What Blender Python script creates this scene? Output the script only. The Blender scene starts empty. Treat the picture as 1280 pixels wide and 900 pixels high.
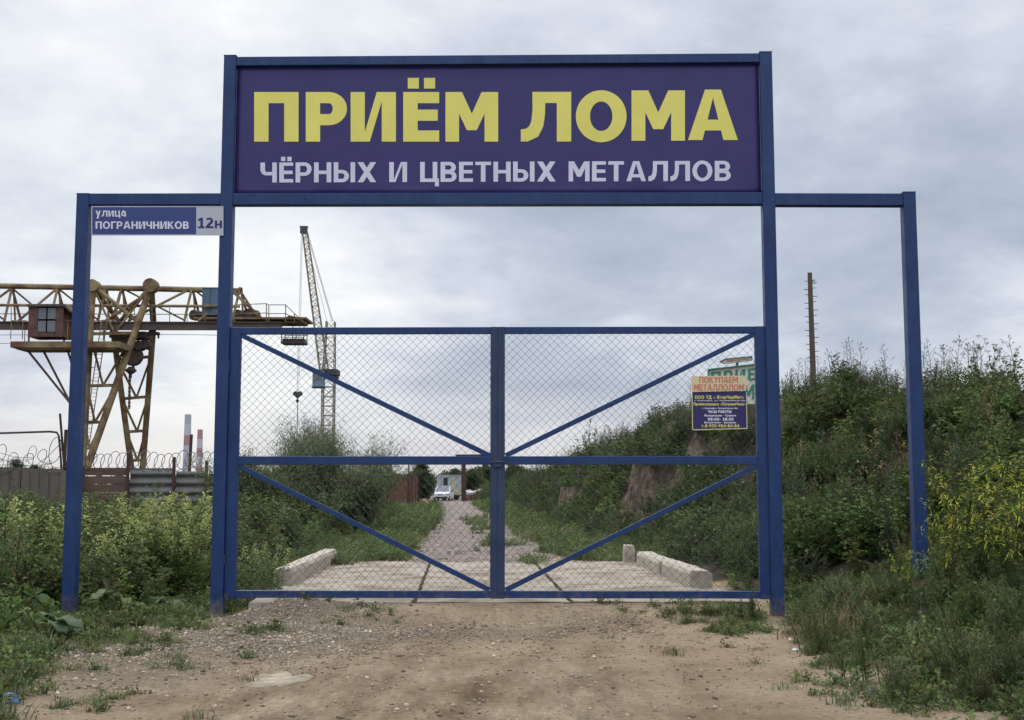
import bpy, math, random
import numpy as np
from mathutils import Vector, Matrix

random.seed(7)
RNG = np.random.default_rng(7)
S = bpy.context.scene
COL = S.collection

# ------------------------------------------------------------------ camera
FPX, CX, CY, EYE = 1500.0, 640.0, 450.0, 1.6
PITCH = math.radians(5.94)
cam = bpy.data.cameras.new('camera')
cam.sensor_width = 36
cam.lens = FPX / 1280 * 36
cam.clip_start, cam.clip_end = 0.1, 6000
camo = bpy.data.objects.new('camera', cam)
COL.objects.link(camo)
camo.location = (0, 0, EYE)
camo.rotation_euler = (math.pi / 2 + PITCH, 0, 0)
S.camera = camo
S.view_settings.view_transform = 'Standard'
S.view_settings.look = 'None'
S.view_settings.exposure = 0.12
S.view_settings.gamma = 1.0
S.view_settings.use_curve_mapping = False

# ------------------------------------------------------------------ sky and sun
SUN_AZ, SUN_EL = math.radians(-25), math.radians(42)
sdir = Vector((math.sin(SUN_AZ) * math.cos(SUN_EL), math.cos(SUN_AZ) * math.cos(SUN_EL), math.sin(SUN_EL)))
sun = bpy.data.lights.new('sun', 'SUN')
sun.energy = 1.4
sun.angle = math.radians(25)
sun.color = (1.0, 0.95, 0.87)
suno = bpy.data.objects.new('sun', sun)
COL.objects.link(suno)
suno.rotation_euler = (-sdir).to_track_quat('-Z', 'Y').to_euler()

W = bpy.data.worlds.new('World')
S.world = W
W.use_nodes = True
nt = W.node_tree
nt.nodes.clear()


def N(tree, typ, **kw):
    n = tree.nodes.new(typ)
    for k, v in kw.items():
        if k.startswith('i_'):
            n.inputs[k[2:].replace('_', ' ')].default_value = v
        else:
            setattr(n, k, v)
    return n


def math_node(tree, op, a, b=None, c=None, clamp=False):
    n = tree.nodes.new('ShaderNodeMath')
    n.operation = op
    n.use_clamp = clamp
    for i, v in enumerate((a, b, c)):
        if v is None:
            continue
        if isinstance(v, (int, float)):
            n.inputs[i].default_value = v
        else:
            tree.links.new(v, n.inputs[i])
    return n.outputs[0]


def ramp(tree, fac, stops, interp='LINEAR'):
    n = tree.nodes.new('ShaderNodeValToRGB')
    n.color_ramp.interpolation = interp
    el = n.color_ramp.elements
    while len(el) < len(stops):
        el.new(0.5)
    for e, (p, c) in zip(el, stops):
        e.position = p
        e.color = (c[0], c[1], c[2], 1) if hasattr(c, '__len__') else (c, c, c, 1)
    tree.links.new(fac, n.inputs[0])
    return n.outputs[0]


def mixc(tree, fac, a, b, mode='MIX'):
    n = tree.nodes.new('ShaderNodeMix')
    n.data_type = 'RGBA'
    n.blend_type = mode
    for sock, v in ((n.inputs[0], fac), (n.inputs[6], a), (n.inputs[7], b)):
        if isinstance(v, (int, float)):
            sock.default_value = v
        elif isinstance(v, tuple):
            sock.default_value = (v[0], v[1], v[2], 1)
        else:
            tree.links.new(v, sock)
    return n.outputs[2]


sky = N(nt, 'ShaderNodeTexSky', sky_type='NISHITA', sun_disc=False)
sky.sun_elevation = SUN_EL
sky.sun_rotation = SUN_AZ
tc = N(nt, 'ShaderNodeTexCoord')
sep = N(nt, 'ShaderNodeSeparateXYZ')
nt.links.new(tc.outputs['Generated'], sep.inputs[0])
zz = math_node(nt, 'MAXIMUM', sep.outputs[2], 0.0)
den = math_node(nt, 'ADD', zz, 0.27)
cmb = N(nt, 'ShaderNodeCombineXYZ')
nt.links.new(math_node(nt, 'DIVIDE', sep.outputs[0], den), cmb.inputs[0])
nt.links.new(math_node(nt, 'DIVIDE', sep.outputs[1], den), cmb.inputs[1])
n1 = N(nt, 'ShaderNodeTexNoise', i_Scale=1.75, i_Detail=9.0, i_Roughness=0.55, i_Distortion=0.25)
n2 = N(nt, 'ShaderNodeTexNoise', i_Scale=5.0, i_Detail=7.0, i_Roughness=0.6, i_Distortion=0.2)
off1 = N(nt, 'ShaderNodeVectorMath', operation='ADD')
off1.inputs[1].default_value = (3.7, 1.3, 0.4)
nt.links.new(cmb.outputs[0], off1.inputs[0])
nt.links.new(off1.outputs[0], n1.inputs['Vector'])
off2 = N(nt, 'ShaderNodeVectorMath', operation='ADD')
off2.inputs[1].default_value = (11.2, 4.1, 2.4)
nt.links.new(cmb.outputs[0], off2.inputs[0])
nt.links.new(off2.outputs[0], n2.inputs['Vector'])
cl = math_node(nt, 'ADD', math_node(nt, 'MULTIPLY', n1.outputs[0], 0.68), math_node(nt, 'MULTIPLY', n2.outputs[0], 0.32))


cl = math_node(nt, 'MULTIPLY_ADD', cl, 1.0, 0.0)


def glow(az, el, lo, hi):
    d = N(nt, 'ShaderNodeVectorMath', operation='DOT_PRODUCT')
    a, e = math.radians(az), math.radians(el)
    d.inputs[1].default_value = (math.sin(a) * math.cos(e), math.cos(a) * math.cos(e), math.sin(e))
    nt.links.new(tc.outputs['Generated'], d.inputs[0])
    m = N(nt, 'ShaderNodeMapRange', interpolation_type='SMOOTHSTEP')
    m.inputs[1].default_value, m.inputs[2].default_value = math.cos(math.radians(lo)), math.cos(math.radians(hi))
    nt.links.new(d.outputs['Value'], m.inputs[0])
    return m.outputs[0]


cl = math_node(nt, 'ADD', cl, math_node(nt, 'MULTIPLY', glow(23, 6, 7, 0), 0.09))
# thin, brighter cloud towards the veiled sun; heavier cloud further right and low ahead
cl = math_node(nt, 'ADD', cl, math_node(nt, 'MULTIPLY', glow(-17, 13, 17, 0), 0.13))
cl = math_node(nt, 'SUBTRACT', cl, math_node(nt, 'MULTIPLY', glow(3, 8, 10, 0), 0.07))
cl = math_node(nt, 'SUBTRACT', cl, math_node(nt, 'MULTIPLY', glow(19, 13, 9, 0), 0.05))
cl = math_node(nt, 'ADD', cl, math_node(nt, 'MULTIPLY', glow(2, 24, 14, 0), 0.05))
K = 10.7
stops = [(0.30, (0.34, 0.39, 0.485)), (0.44, (0.455, 0.50, 0.59)), (0.53, (0.58, 0.615, 0.70)),
         (0.61, (0.685, 0.725, 0.765)), (0.72, (0.84, 0.855, 0.86))]
ccol = ramp(nt, cl, stops)
# paler, slightly warm air low over the horizon
hz = N(nt, 'ShaderNodeMapRange', interpolation_type='SMOOTHSTEP')
hz.inputs[1].default_value, hz.inputs[2].default_value = 0.10, 0.0
hz.inputs[3].default_value, hz.inputs[4].default_value = 0.0, 0.75
nt.links.new(zz, hz.inputs[0])
ccol = mixc(nt, hz.outputs[0], ccol, (0.66, 0.645, 0.65))
ccol = mixc(nt, 1.0, ccol, (K, K, K), 'MULTIPLY')
ccol.node.clamp_result = False
# an overcast sky is brighter overhead than low down
zen = N(nt, 'ShaderNodeMapRange', interpolation_type='SMOOTHSTEP')
zen.inputs[1].default_value, zen.inputs[2].default_value = 0.37, 0.90
zen.inputs[3].default_value, zen.inputs[4].default_value = 1.0, 2.9
nt.links.new(zz, zen.inputs[0])
vm_ = N(nt, 'ShaderNodeVectorMath', operation='SCALE')
nt.links.new(ccol, vm_.inputs[0])
# unseen sky behind the viewer, brightened to light the surfaces facing it
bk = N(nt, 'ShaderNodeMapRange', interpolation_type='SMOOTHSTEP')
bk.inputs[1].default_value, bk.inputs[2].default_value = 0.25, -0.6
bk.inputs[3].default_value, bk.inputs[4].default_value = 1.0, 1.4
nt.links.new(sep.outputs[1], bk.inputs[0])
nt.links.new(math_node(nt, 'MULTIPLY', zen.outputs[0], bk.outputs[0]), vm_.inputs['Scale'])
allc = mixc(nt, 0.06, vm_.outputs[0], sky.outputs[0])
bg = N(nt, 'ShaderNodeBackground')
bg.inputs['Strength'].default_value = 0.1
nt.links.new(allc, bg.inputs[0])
wo = N(nt, 'ShaderNodeOutputWorld')
nt.links.new(bg.outputs[0], wo.inputs[0])


# ------------------------------------------------------------------ calibration helpers
def ray(px, py):
    u, v = (px - CX) / FPX, (CY - py) / FPX
    c, s = math.cos(PITCH), math.sin(PITCH)
    return Vector((u, c - v * s, s + v * c))


def at(px, py, Y):
    d = ray(px, py)
    return Vector((0, 0, EYE)) + d * (Y / d.y)


GK = 0.017                      # the gate stands a degree off square
GN = Vector((-GK, -1, 0)).normalized()
GX = Vector((1, -GK, 0)).normalized()


def gp(px, py, off=0.0):
    """point on the gate's vertical plane, `off` metres proud of it"""
    d = ray(px, py)
    o = Vector((0, 0, EYE))
    c = Vector((0, 15.0, 0)) + GN * off
    t = (c - o).dot(GN) / d.dot(GN)
    return o + d * t


# ------------------------------------------------------------------ object helpers
def tag(o, label=None, cat=None, group=None, kind=None):
    if label: o['label'] = label
    if cat: o['category'] = cat
    if group: o['group'] = group
    if kind: o['kind'] = kind
    return o


def empty(name, loc, label, cat, group=None, rz=0.0):
    o = bpy.data.objects.new(name, None)
    o.empty_display_size = 0.3
    o.location = loc
    o.rotation_euler = (0, 0, rz)
    COL.objects.link(o)
    return tag(o, label, cat, group)


def copy_tree(o, parent=None):
    c = o.copy()
    COL.objects.link(c)
    if parent: c.parent = parent
    for ch in list(o.children):
        copy_tree(ch, c)
    return c


class MB:
    """collects shapes in world space; build() links them as one mesh object"""

    def __init__(self):
        self.v, self.f = [], []

    def add(self, vs, fs):
        b = len(self.v)
        self.v += [tuple(p) for p in vs]
        self.f += [tuple(b + i for i in f) for f in fs]
        return self

    def box(self, c, s, rz=0.0, M=None):
        hx, hy, hz = s[0] / 2, s[1] / 2, s[2] / 2
        R = Matrix.Rotation(rz, 3, 'Z') if M is None else M
        vs = [R @ Vector((x, y, z)) + Vector(c) for z in (-hz, hz) for x, y in ((-hx, -hy), (hx, -hy), (hx, hy), (-hx, hy))]
        return self.add(vs, [(3, 2, 1, 0), (4, 5, 6, 7), (0, 1, 5, 4), (1, 2, 6, 5), (2, 3, 7, 6), (3, 0, 4, 7)])

    def bar(self, p0, p1, w, d=None, n=Vector((0, -1, 0))):
        """rectangular bar; w across, d along n"""
        p0, p1 = Vector(p0), Vector(p1)
        d = w if d is None else d
        a = (p1 - p0).normalized()
        s = a.cross(n)
        if s.length < 1e-4:
            s = a.cross(Vector((1, 0, 0)))
        s.normalize()
        m = s.cross(a).normalized()
        vs = []
        for p in (p0, p1):
            for i, j in ((-1, -1), (1, -1), (1, 1), (-1, 1)):
                vs.append(p + s * (i * w / 2) + m * (j * d / 2))
        return self.add(vs, [(3, 2, 1, 0), (4, 5, 6, 7), (0, 1, 5, 4), (1, 2, 6, 5), (2, 3, 7, 6), (3, 0, 4, 7)])

    def tube(self, pts, r, n=6, r1=None, cap=True):
        pts = [Vector(p) for p in pts]
        k = len(pts)
        vs, fs = [], []
        prev = None
        for i, p in enumerate(pts):
            a = (pts[min(i + 1, k - 1)] - pts[max(i - 1, 0)]).normalized()
            if prev is None:
                s = a.cross(Vector((0, 0, 1)))
                if s.length < 1e-3: s = a.cross(Vector((1, 0, 0)))
            else:
                s = prev - a * prev.dot(a)
            s.normalize()
            prev = s
            t = a.cross(s)
            rr = r if r1 is None else r + (r1 - r) * i / max(1, k - 1)
            for j in range(n):
                q = 2 * math.pi * (j + 0.5) / n
                vs.append(p + s * (rr * math.cos(q)) + t * (rr * math.sin(q)))
        for i in range(k - 1):
            for j in range(n):
                a0, a1 = i * n + j, i * n + (j + 1) % n
                fs.append((a0, a1, a1 + n, a0 + n))
        if cap:
            fs.append(tuple(range(n - 1, -1, -1)))
            fs.append(tuple((k - 1) * n + j for j in range(n)))
        return self.add(vs, fs)

    def lathe(self, c, prof, n=16, axis=None):
        """prof: (radius, height) pairs about +Z at c"""
        vs, fs = [], []
        for r, h in prof:
            for j in range(n):
                q = 2 * math.pi * j / n
                vs.append(Vector((r * math.cos(q), r * math.sin(q), h)))
        k = len(prof)
        for i in range(k - 1):
            for j in range(n):
                a0, a1 = i * n + j, i * n + (j + 1) % n
                fs.append((a0, a1, a1 + n, a0 + n))
        fs.append(tuple(range(n - 1, -1, -1)))
        fs.append(tuple((k - 1) * n + j for j in range(n)))
        if axis is not None:
            q = Vector((0, 0, 1)).rotation_difference(Vector(axis))
            vs = [q @ v for v in vs]
        return self.add([v + Vector(c) for v in vs], fs)

    def prism(self, poly, ex):
        """polygon (3-D points) extruded by vector ex"""
        k = len(poly)
        ex = Vector(ex)
        vs = [Vector(p) for p in poly] + [Vector(p) + ex for p in poly]
        fs = [tuple(range(k - 1, -1, -1)), tuple(range(k, 2 * k))]
        fs += [(i, (i + 1) % k, (i + 1) % k + k, i + k) for i in range(k)]
        return self.add(vs, fs)

    def build(self, name, m, parent=None, bevel=0.0, smooth=False):
        me = bpy.data.meshes.new(name)
        loc = Vector((0, 0, 0))
        vs = self.v
        if parent is not None:
            inv = world_of(parent).inverted()
            vs = [tuple(inv @ Vector(p)) for p in vs]
        me.from_pydata(vs, [], self.f)
        import bmesh
        bm = bmesh.new()
        bm.from_mesh(me)
        bmesh.ops.recalc_face_normals(bm, faces=bm.faces)
        bm.to_mesh(me)
        bm.free()
        me.materials.append(m)
        if smooth:
            me.polygons.foreach_set('use_smooth', [True] * len(me.polygons))
        o = bpy.data.objects.new(name, me)
        COL.objects.link(o)
        if parent is not None:
            o.parent = parent
        if bevel:
            b = o.modifiers.new('bevel', 'BEVEL')
            b.width = bevel
            b.segments = 2
            b.limit_method = 'ANGLE'
        return o


def world_of(o):
    M = o.matrix_basis.copy()
    p = o.parent
    while p is not None:
        M = p.matrix_basis @ M
        p = p.parent
    return M


# ------------------------------------------------------------------ materials
def mat(name, base, rough=0.7, metal=0.0, var=0.15, scale=3.0, second=None, secfac=(0.55, 0.7), secscale=4.0,
        bump=0.0, bscale=30.0, spec=0.3, stretch=None):
    m = bpy.data.materials.new(name)
    m.use_nodes = True
    t = m.node_tree
    b = t.nodes['Principled BSDF']
    tcn = t.nodes.new('ShaderNodeTexCoord')
    src = tcn.outputs['Object']
    if stretch:
        mp = t.nodes.new('ShaderNodeMapping')
        mp.inputs['Scale'].default_value = stretch
        t.links.new(src, mp.inputs[0])
        src = mp.outputs[0]
    n = N(t, 'ShaderNodeTexNoise', i_Scale=scale, i_Detail=6.0, i_Roughness=0.6)
    t.links.new(src, n.inputs['Vector'])
    lo = tuple(c * (1 - var) for c in base)
    hi = tuple(min(1, c * (1 + var)) for c in base)
    c = ramp(t, n.outputs[0], [(0.3, lo), (0.7, hi)])
    if second:
        n2_ = N(t, 'ShaderNodeTexNoise', i_Scale=secscale, i_Detail=8.0, i_Roughness=0.65)
        t.links.new(src, n2_.inputs['Vector'])
        f = ramp(t, n2_.outputs[0], [(secfac[0], 0.0), (secfac[1], 1.0)])
        c = mixc(t, f, c, second)
    t.links.new(c, b.inputs['Base Color'])
    b.inputs['Roughness'].default_value = rough
    b.inputs['Metallic'].default_value = metal
    b.inputs['Specular IOR Level'].default_value = spec
    if bump:
        nb = N(t, 'ShaderNodeTexNoise', i_Scale=bscale, i_Detail=5.0, i_Roughness=0.6)
        t.links.new(src, nb.inputs['Vector'])
        bp = N(t, 'ShaderNodeBump', i_Strength=bump, i_Distance=0.02)
        t.links.new(nb.outputs[0], bp.inputs['Height'])
        t.links.new(bp.outputs[0], b.inputs['Normal'])
    return m


def paint_material(name, base, faded, rustiness, mud=True):
    """brushed enamel: faded patches, chips of rust, dried mud splashed near the ground"""
    m = bpy.data.materials.new(name)
    m.use_nodes = True
    t = m.node_tree
    b = t.nodes['Principled BSDF']
    g = t.nodes.new('ShaderNodeNewGeometry')

    def noise(sc, det, ro, stretch=None):
        src = g.outputs['Position']
        if stretch:
            mp = t.nodes.new('ShaderNodeMapping')
            mp.inputs['Scale'].default_value = stretch
            t.links.new(src, mp.inputs[0])
            src = mp.outputs[0]
        n = N(t, 'ShaderNodeTexNoise', i_Scale=sc, i_Detail=det, i_Roughness=ro)
        t.links.new(src, n.inputs['Vector'])
        return n.outputs[0]
    c = mixc(t, ramp(t, noise(1.7, 6, 0.6), [(0.35, 0.0), (0.68, 1.0)]), base, faded)
    c = mixc(t, 1.0, c, ramp(t, noise(9, 5, 0.6, (1, 1, 0.35)), [(0.3, 0.78), (0.7, 1.18)]), 'MULTIPLY')
    c = mixc(t, ramp(t, noise(7, 9, 0.72, (1.3, 1.3, 0.5)), [(0.70 - rustiness, 0.0), (0.76 - rustiness, 0.85)]), c, (0.085, 0.040, 0.022))
    if mud:
        sp_z = t.nodes.new('ShaderNodeSeparateXYZ')
        t.links.new(g.outputs['Position'], sp_z.inputs[0])
        h = math_node(t, 'ADD', sp_z.outputs[2], math_node(t, 'MULTIPLY', math_node(t, 'SUBTRACT', noise(11, 6, 0.7), 0.5), 0.9))
        mr = N(t, 'ShaderNodeMapRange')
        mr.inputs[1].default_value, mr.inputs[2].default_value = 0.28, 0.0
        mr.inputs[3].default_value, mr.inputs[4].default_value = 0.0, 0.62
        t.links.new(h, mr.inputs[0])
        c = mixc(t, mr.outputs[0], c, (0.16, 0.125, 0.085))
    t.links.new(c, b.inputs['Base Color'])
    t.links.new(ramp(t, noise(4, 5, 0.6), [(0.3, 0.36), (0.7, 0.62)]), b.inputs['Roughness'])
    b.inputs['Specular IOR Level'].default_value = 0.35
    bp = N(t, 'ShaderNodeBump', i_Strength=0.25, i_Distance=0.01)
    t.links.new(noise(22, 4, 0.6), bp.inputs['Height'])
    t.links.new(bp.outputs[0], b.inputs['Normal'])
    return m


M_BLUE = paint_material('blue_paint', (0.0065, 0.028, 0.108), (0.013, 0.040, 0.120), 0.03)
M_BLUEOLD = paint_material('worn_blue_paint', (0.015, 0.034, 0.085), (0.034, 0.050, 0.092), 0.09)
M_BANNER = mat('banner_vinyl', (0.034, 0.028, 0.118), 0.42, var=0.14, scale=1.6, bump=0.25, bscale=2.5, spec=0.3)
M_YELLOW = mat('yellow_print', (0.70, 0.63, 0.13), 0.4, var=0.06, scale=2, spec=0.4)
M_GREYTXT = mat('pale_print', (0.57, 0.57, 0.66), 0.4, var=0.05, scale=2, spec=0.4)
M_SIGNBLUE = mat('sign_blue', (0.03, 0.045, 0.17), 0.4, var=0.08, spec=0.4)
M_SIGNGREY = mat('sign_grey', (0.42, 0.43, 0.47), 0.45, var=0.06)
M_SIGNWHITE = mat('sign_white', (0.62, 0.63, 0.70), 0.45, var=0.05)
M_INKBLUE = mat('sign_ink', (0.02, 0.03, 0.13), 0.45, var=0.05)
M_BOARDY = mat('board_yellow', (0.60, 0.52, 0.29), 0.5, var=0.10, scale=6, second=(0.55, 0.50, 0.36), secscale=5)
M_BOARDN = mat('board_navy', (0.022, 0.016, 0.095), 0.4, var=0.12, scale=3, spec=0.4)
M_RED = mat('red_print', (0.55, 0.16, 0.14), 0.5, var=0.10)
M_BYEL = mat('board_yellow_print', (0.66, 0.58, 0.13), 0.5, var=0.05)
M_BWHT = mat('board_white_print', (0.74, 0.74, 0.78), 0.5, var=0.05)
M_WIRE = mat('galvanised_wire', (0.055, 0.06, 0.07), 0.5, metal=0.4, var=0.2, scale=5)
M_STEEL = mat('hinge_steel', (0.04, 0.055, 0.11), 0.5, metal=0.3)
M_CONC = mat('concrete', (0.30, 0.255, 0.20), 0.92, var=0.25, scale=6, second=(0.17, 0.128, 0.088), secfac=(0.45, 0.60),
             secscale=1.6, bump=0.5, bscale=18)
M_BLOCK = mat('block_concrete', (0.38, 0.335, 0.265), 0.9, var=0.2, scale=5, second=(0.22, 0.18, 0.13),
              secfac=(0.52, 0.72), secscale=3, bump=0.6, bscale=14)
M_CRANE = mat('faded_crane_paint', (0.22, 0.168, 0.082), 0.7, var=0.3, scale=0.8, second=(0.115, 0.06, 0.035),
              secfac=(0.42, 0.60), secscale=1.1)
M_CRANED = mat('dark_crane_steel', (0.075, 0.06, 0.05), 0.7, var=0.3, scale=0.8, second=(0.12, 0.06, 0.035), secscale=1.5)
M_CRANER = mat('red_brown_cab', (0.105, 0.052, 0.040), 0.7, var=0.35, scale=2, second=(0.06, 0.045, 0.04), secscale=3)
M_CRANEB = mat('blue_cabinet', (0.07, 0.125, 0.18), 0.6, var=0.2, scale=1.5, second=(0.10, 0.08, 0.07), secscale=2)
M_GLASS = mat('dull_glass', (0.10, 0.115, 0.13), 0.12, var=0.15, spec=0.6)
M_TOWER = mat('tower_crane_paint', (0.23, 0.19, 0.125), 0.7, var=0.3, scale=0.6, second=(0.12, 0.075, 0.05), secscale=0.8)
M_TOWERD = mat('crane_head_steel', (0.06, 0.06, 0.065), 0.7)
M_PALEBLUE = mat('pale_blue_cab', (0.14, 0.21, 0.26), 0.6, var=0.15)
M_RUST = mat('rust', (0.13, 0.055, 0.035), 0.85, var=0.35, scale=1.5, second=(0.20, 0.09, 0.05), secscale=2, bump=0.3)
M_RUSTD = mat('dark_rust', (0.06, 0.034, 0.026), 0.85, var=0.35, scale=1.5)
M_FCON = mat('fence_concrete', (0.125, 0.108, 0.088), 0.95, var=0.2, scale=0.6, second=(0.08, 0.07, 0.058), secscale=1.5, stretch=(1, 1, 0.3))
M_FGREY = mat('fence_sheet', (0.15, 0.145, 0.135), 0.7, metal=0.2, var=0.15, scale=0.7, second=(0.12, 0.09, 0.07), secfac=(0.58, 0.75), secscale=1.2)
M_FWOOD = mat('fence_boards', (0.12, 0.075, 0.055), 0.85, var=0.3, scale=1.0, second=(0.07, 0.045, 0.035), stretch=(0.4, 0.4, 6))
M_RAZOR = mat('razor_wire_steel', (0.10, 0.10, 0.105), 0.5, metal=0.5)
M_CHIMW = mat('hazed_chimney_white', (0.44, 0.44, 0.47), 0.85, var=0.08, scale=0.05)  # white dulled: distance haze is painted into the colour
M_CHIMR = mat('hazed_chimney_red', (0.36, 0.205, 0.215), 0.8, var=0.08, scale=0.05)  # red paled likewise, haze mixed into the paint colour
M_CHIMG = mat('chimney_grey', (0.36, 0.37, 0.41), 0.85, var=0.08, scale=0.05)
M_HUT = mat('hut_panels', (0.33, 0.35, 0.36), 0.6, var=0.12, scale=1)
M_HUTY = mat('hut_cream', (0.42, 0.39, 0.26), 0.6, var=0.12, scale=1)
M_CAR = mat('white_car_paint', (0.62, 0.63, 0.66), 0.25, var=0.03, spec=0.5)
M_TYRE = mat('tyre_rubber', (0.02, 0.02, 0.02), 0.85)
M_LAMP = mat('headlamp_glass', (0.50, 0.52, 0.55), 0.15, spec=0.6)
M_BLACK = mat('black_plastic', (0.025, 0.025, 0.028), 0.6)
M_POLE = mat('weathered_pole', (0.10, 0.075, 0.055), 0.9, var=0.3, scale=4, stretch=(6, 6, 0.5), bump=0.4)
M_SGREEN = mat('sign_green', (0.035, 0.22, 0.155), 0.5, var=0.12)
M_SCREAM = mat('sign_cream', (0.62, 0.57, 0.46), 0.55, var=0.12, second=(0.42, 0.32, 0.26), secscale=3)
M_BAG = mat('blue_plastic', (0.10, 0.20, 0.32), 0.35, var=0.2, spec=0.5)
M_PAPER = mat('white_litter', (0.75, 0.75, 0.74), 0.7, var=0.05)
M_RUBBER = mat('dark_scrap', (0.055, 0.065, 0.075), 0.7, var=0.2)
M_BARK = mat('bark', (0.07, 0.058, 0.042), 0.9, var=0.3, scale=6, bump=0.5)
M_RUBBLE = mat('white_rubble', (0.55, 0.54, 0.51), 0.9, var=0.15)
M_ORANGE = mat('orange_scrap', (0.26, 0.16, 0.08), 0.7, var=0.2)


def attr_material(name, trans=0.36, rough=0.6, noise=0.2, spec=0.2):
    m = bpy.data.materials.new(name)
    m.use_nodes = True
    t = m.node_tree
    b = t.nodes['Principled BSDF']
    a = t.nodes.new('ShaderNodeAttribute')
    a.attribute_name = 'tint'
    g = t.nodes.new('ShaderNodeNewGeometry')
    n = N(t, 'ShaderNodeTexNoise', i_Scale=1.3, i_Detail=3.0)
    t.links.new(g.outputs['Position'], n.inputs['Vector'])
    f = ramp(t, n.outputs[0], [(0.3, 1 - noise), (0.7, 1 + noise)])
    c = mixc(t, 1.0, a.outputs['Color'], f, 'MULTIPLY')
    t.links.new(c, b.inputs['Base Color'])
    b.inputs['Roughness'].default_value = rough
    b.inputs['Specular IOR Level'].default_value = spec
    if trans:
        tr = t.nodes.new('ShaderNodeBsdfTranslucent')
        t.links.new(c, tr.inputs[0])
        mx = t.nodes.new('ShaderNodeMixShader')
        mx.inputs[0].default_value = trans
        out = t.nodes['Material Output']
        t.links.new(b.outputs[0], mx.inputs[1])
        t.links.new(tr.outputs[0], mx.inputs[2])
        t.links.new(mx.outputs[0], out.inputs[0])
    return m


M_LEAF = attr_material('leaves')
M_GRASS = attr_material('grass_blades', 0.3)
M_STONE = attr_material('stones', 0.0, 0.95, 0.1, 0.02)


# ------------------------------------------------------------------ terrain
def interp(tab):
    xs = np.array([a for a, b in tab], float)
    ys = np.array([b for a, b in tab], float)
    return lambda q: np.interp(q, xs, ys)


FOOT = interp([(-30, 3.6), (8, 3.5), (12, 3.3), (14, 3.3), (15.2, 3.7), (15.8, 3.6), (17, 3.2), (22, 2.75), (26, 2.35), (33, 1.5), (50, 0.7), (80, -0.9), (120, -4), (170, -7)])
CREST = interp([(-30, 12), (8, 11), (15, 9.8), (21, 9.0), (28, 7.6), (35, 6.1), (45, 4.8), (55, 4.1), (72, 2.9), (95, 1.3), (130, -1.5), (170, -4.5)])
CRESTH = interp([(-30, 2.2), (8, 2.5), (15, 2.7), (21, 3.05), (30, 3.8), (35, 3.75), (44, 3.25), (55, 2.75), (72, 2.2), (95, 1.5), (130, 0.8), (170, 0.2), (220, 0.0)])
LEFT = interp([(-10, -3.3), (8, -3.6), (10, -4.05), (13, -4.2), (14.6, -3.7), (15.4, -3.45), (17, -3.35), (23, -3.3), (34, -2.9), (60, -4.3), (95, -6.4), (140, -9)])
ROADC = interp([(0, 0.0), (15, -0.1), (23, -0.5), (34, -1.1), (60, -2.2), (80, -3.5), (95, -4.3), (124, -6.0), (170, -9)])


def fbm(x, y, s=1.0, seed=0.0):
    x, y = x * s + seed, y * s - seed * 0.7
    r = (np.sin(x * 1.3 + 0.7 * np.sin(y * 1.1)) * np.cos(y * 1.7 + 0.5 * np.sin(x * 0.9))
         + 0.5 * np.sin(x * 2.9 + y * 1.3 + 1.1) * np.cos(y * 3.3 - x * 0.8)
         + 0.25 * np.sin(x * 6.1 - y * 2.3) * np.cos(y * 5.7 + x * 1.9))
    return r / 1.75


def sstep(a, b, x):
    t = np.clip((x - a) / (b - a), 0, 1)
    return t * t * (3 - 2 * t)


SPURS = [(4.5, 34.0, 1.35, 2.3, 2.2), (2.75, 50.0, 0.9, 2.4, 1.5)]     # eroded earth spurs jutting from the bank


def spur_d(x, y, sx, sy, rx, ry):
    return np.sqrt(((x - sx) / rx) ** 2 + ((y - sy) / ry) ** 2) + 0.10 * fbm(x, y, 1.7, 3.0) + 0.06 * fbm(x, y, 4.5, 1.0)


def H(x, y):
    x, y = np.asarray(x, float), np.asarray(y, float)
    f, c, h = FOOT(y), CREST(y), CRESTH(y)
    t = np.clip((x - f) / (c - f), 0, 1)
    s = 0.55 * (t * t * (3 - 2 * t)) + 0.45 * t
    k = sstep(22, 27, y) * (1 - sstep(60, 85, y))
    s = s * (1 - k) + k * (0.14 * t + 0.86 * sstep(0.25, 0.86, t))
    z = h * s + fbm(x, y, 0.6, 2.0) * 0.28 * sstep(0.05, 0.5, t)
    wr = sstep(-3.55, -2.7, x) * (1 - sstep(2.5, 3.2, x))
    wr = wr + (1 - wr) * sstep(15.2, 16.2, y) * sstep(-4.6, -3.4, x) * (1 - sstep(3.4, 4.6, x))
    z = z + 0.150 * sstep(14.1, 14.98, y) * wr * (1 - sstep(30, 45, y))     # rise up to the slabs
    z = z - 0.10 * sstep(-4.2, -5.4, x) * (1 - sstep(16, 22, y))
    yard = sstep(4.5, 7, y) * (1 - 0.85 * sstep(14.6, 15.0, y)) * (1 - sstep(15.0, 15.6, y))
    z = z + yard * (fbm(x, y, 1.1, 5.0) * 0.028 + fbm(x, y, 3.3, 1.0) * 0.016 + fbm(x, y, 9.0, 4.0) * 0.010)
    rut = np.sin((x - 0.28 * (y - 8)) * 7.0 + 0.6 * np.sin(y * 0.9)) * sstep(12.5, 9.5, y) * sstep(-3.0, -1.2, x) * (1 - sstep(0.2, 1.6, x))
    z = z + 0.020 * rut
    for sx, sy, rx, ry, top in SPURS:
        z = np.maximum(z, top * sstep(1.06, 0.74, spur_d(x, y, sx, sy, rx, ry)))
    # low heap of gravel by the left gate post
    z = z + 0.08 * np.exp(-(((x + 2.75) / 0.55) ** 2 + ((y - 14.6) / 0.5) ** 2))
    z = z + 0.05 * np.exp(-(((x + 3.4) / 1.2) ** 2 + ((y - 12.8) / 1.2) ** 2))
    return z


def h1(x, y):
    return float(H(x, y))


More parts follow.
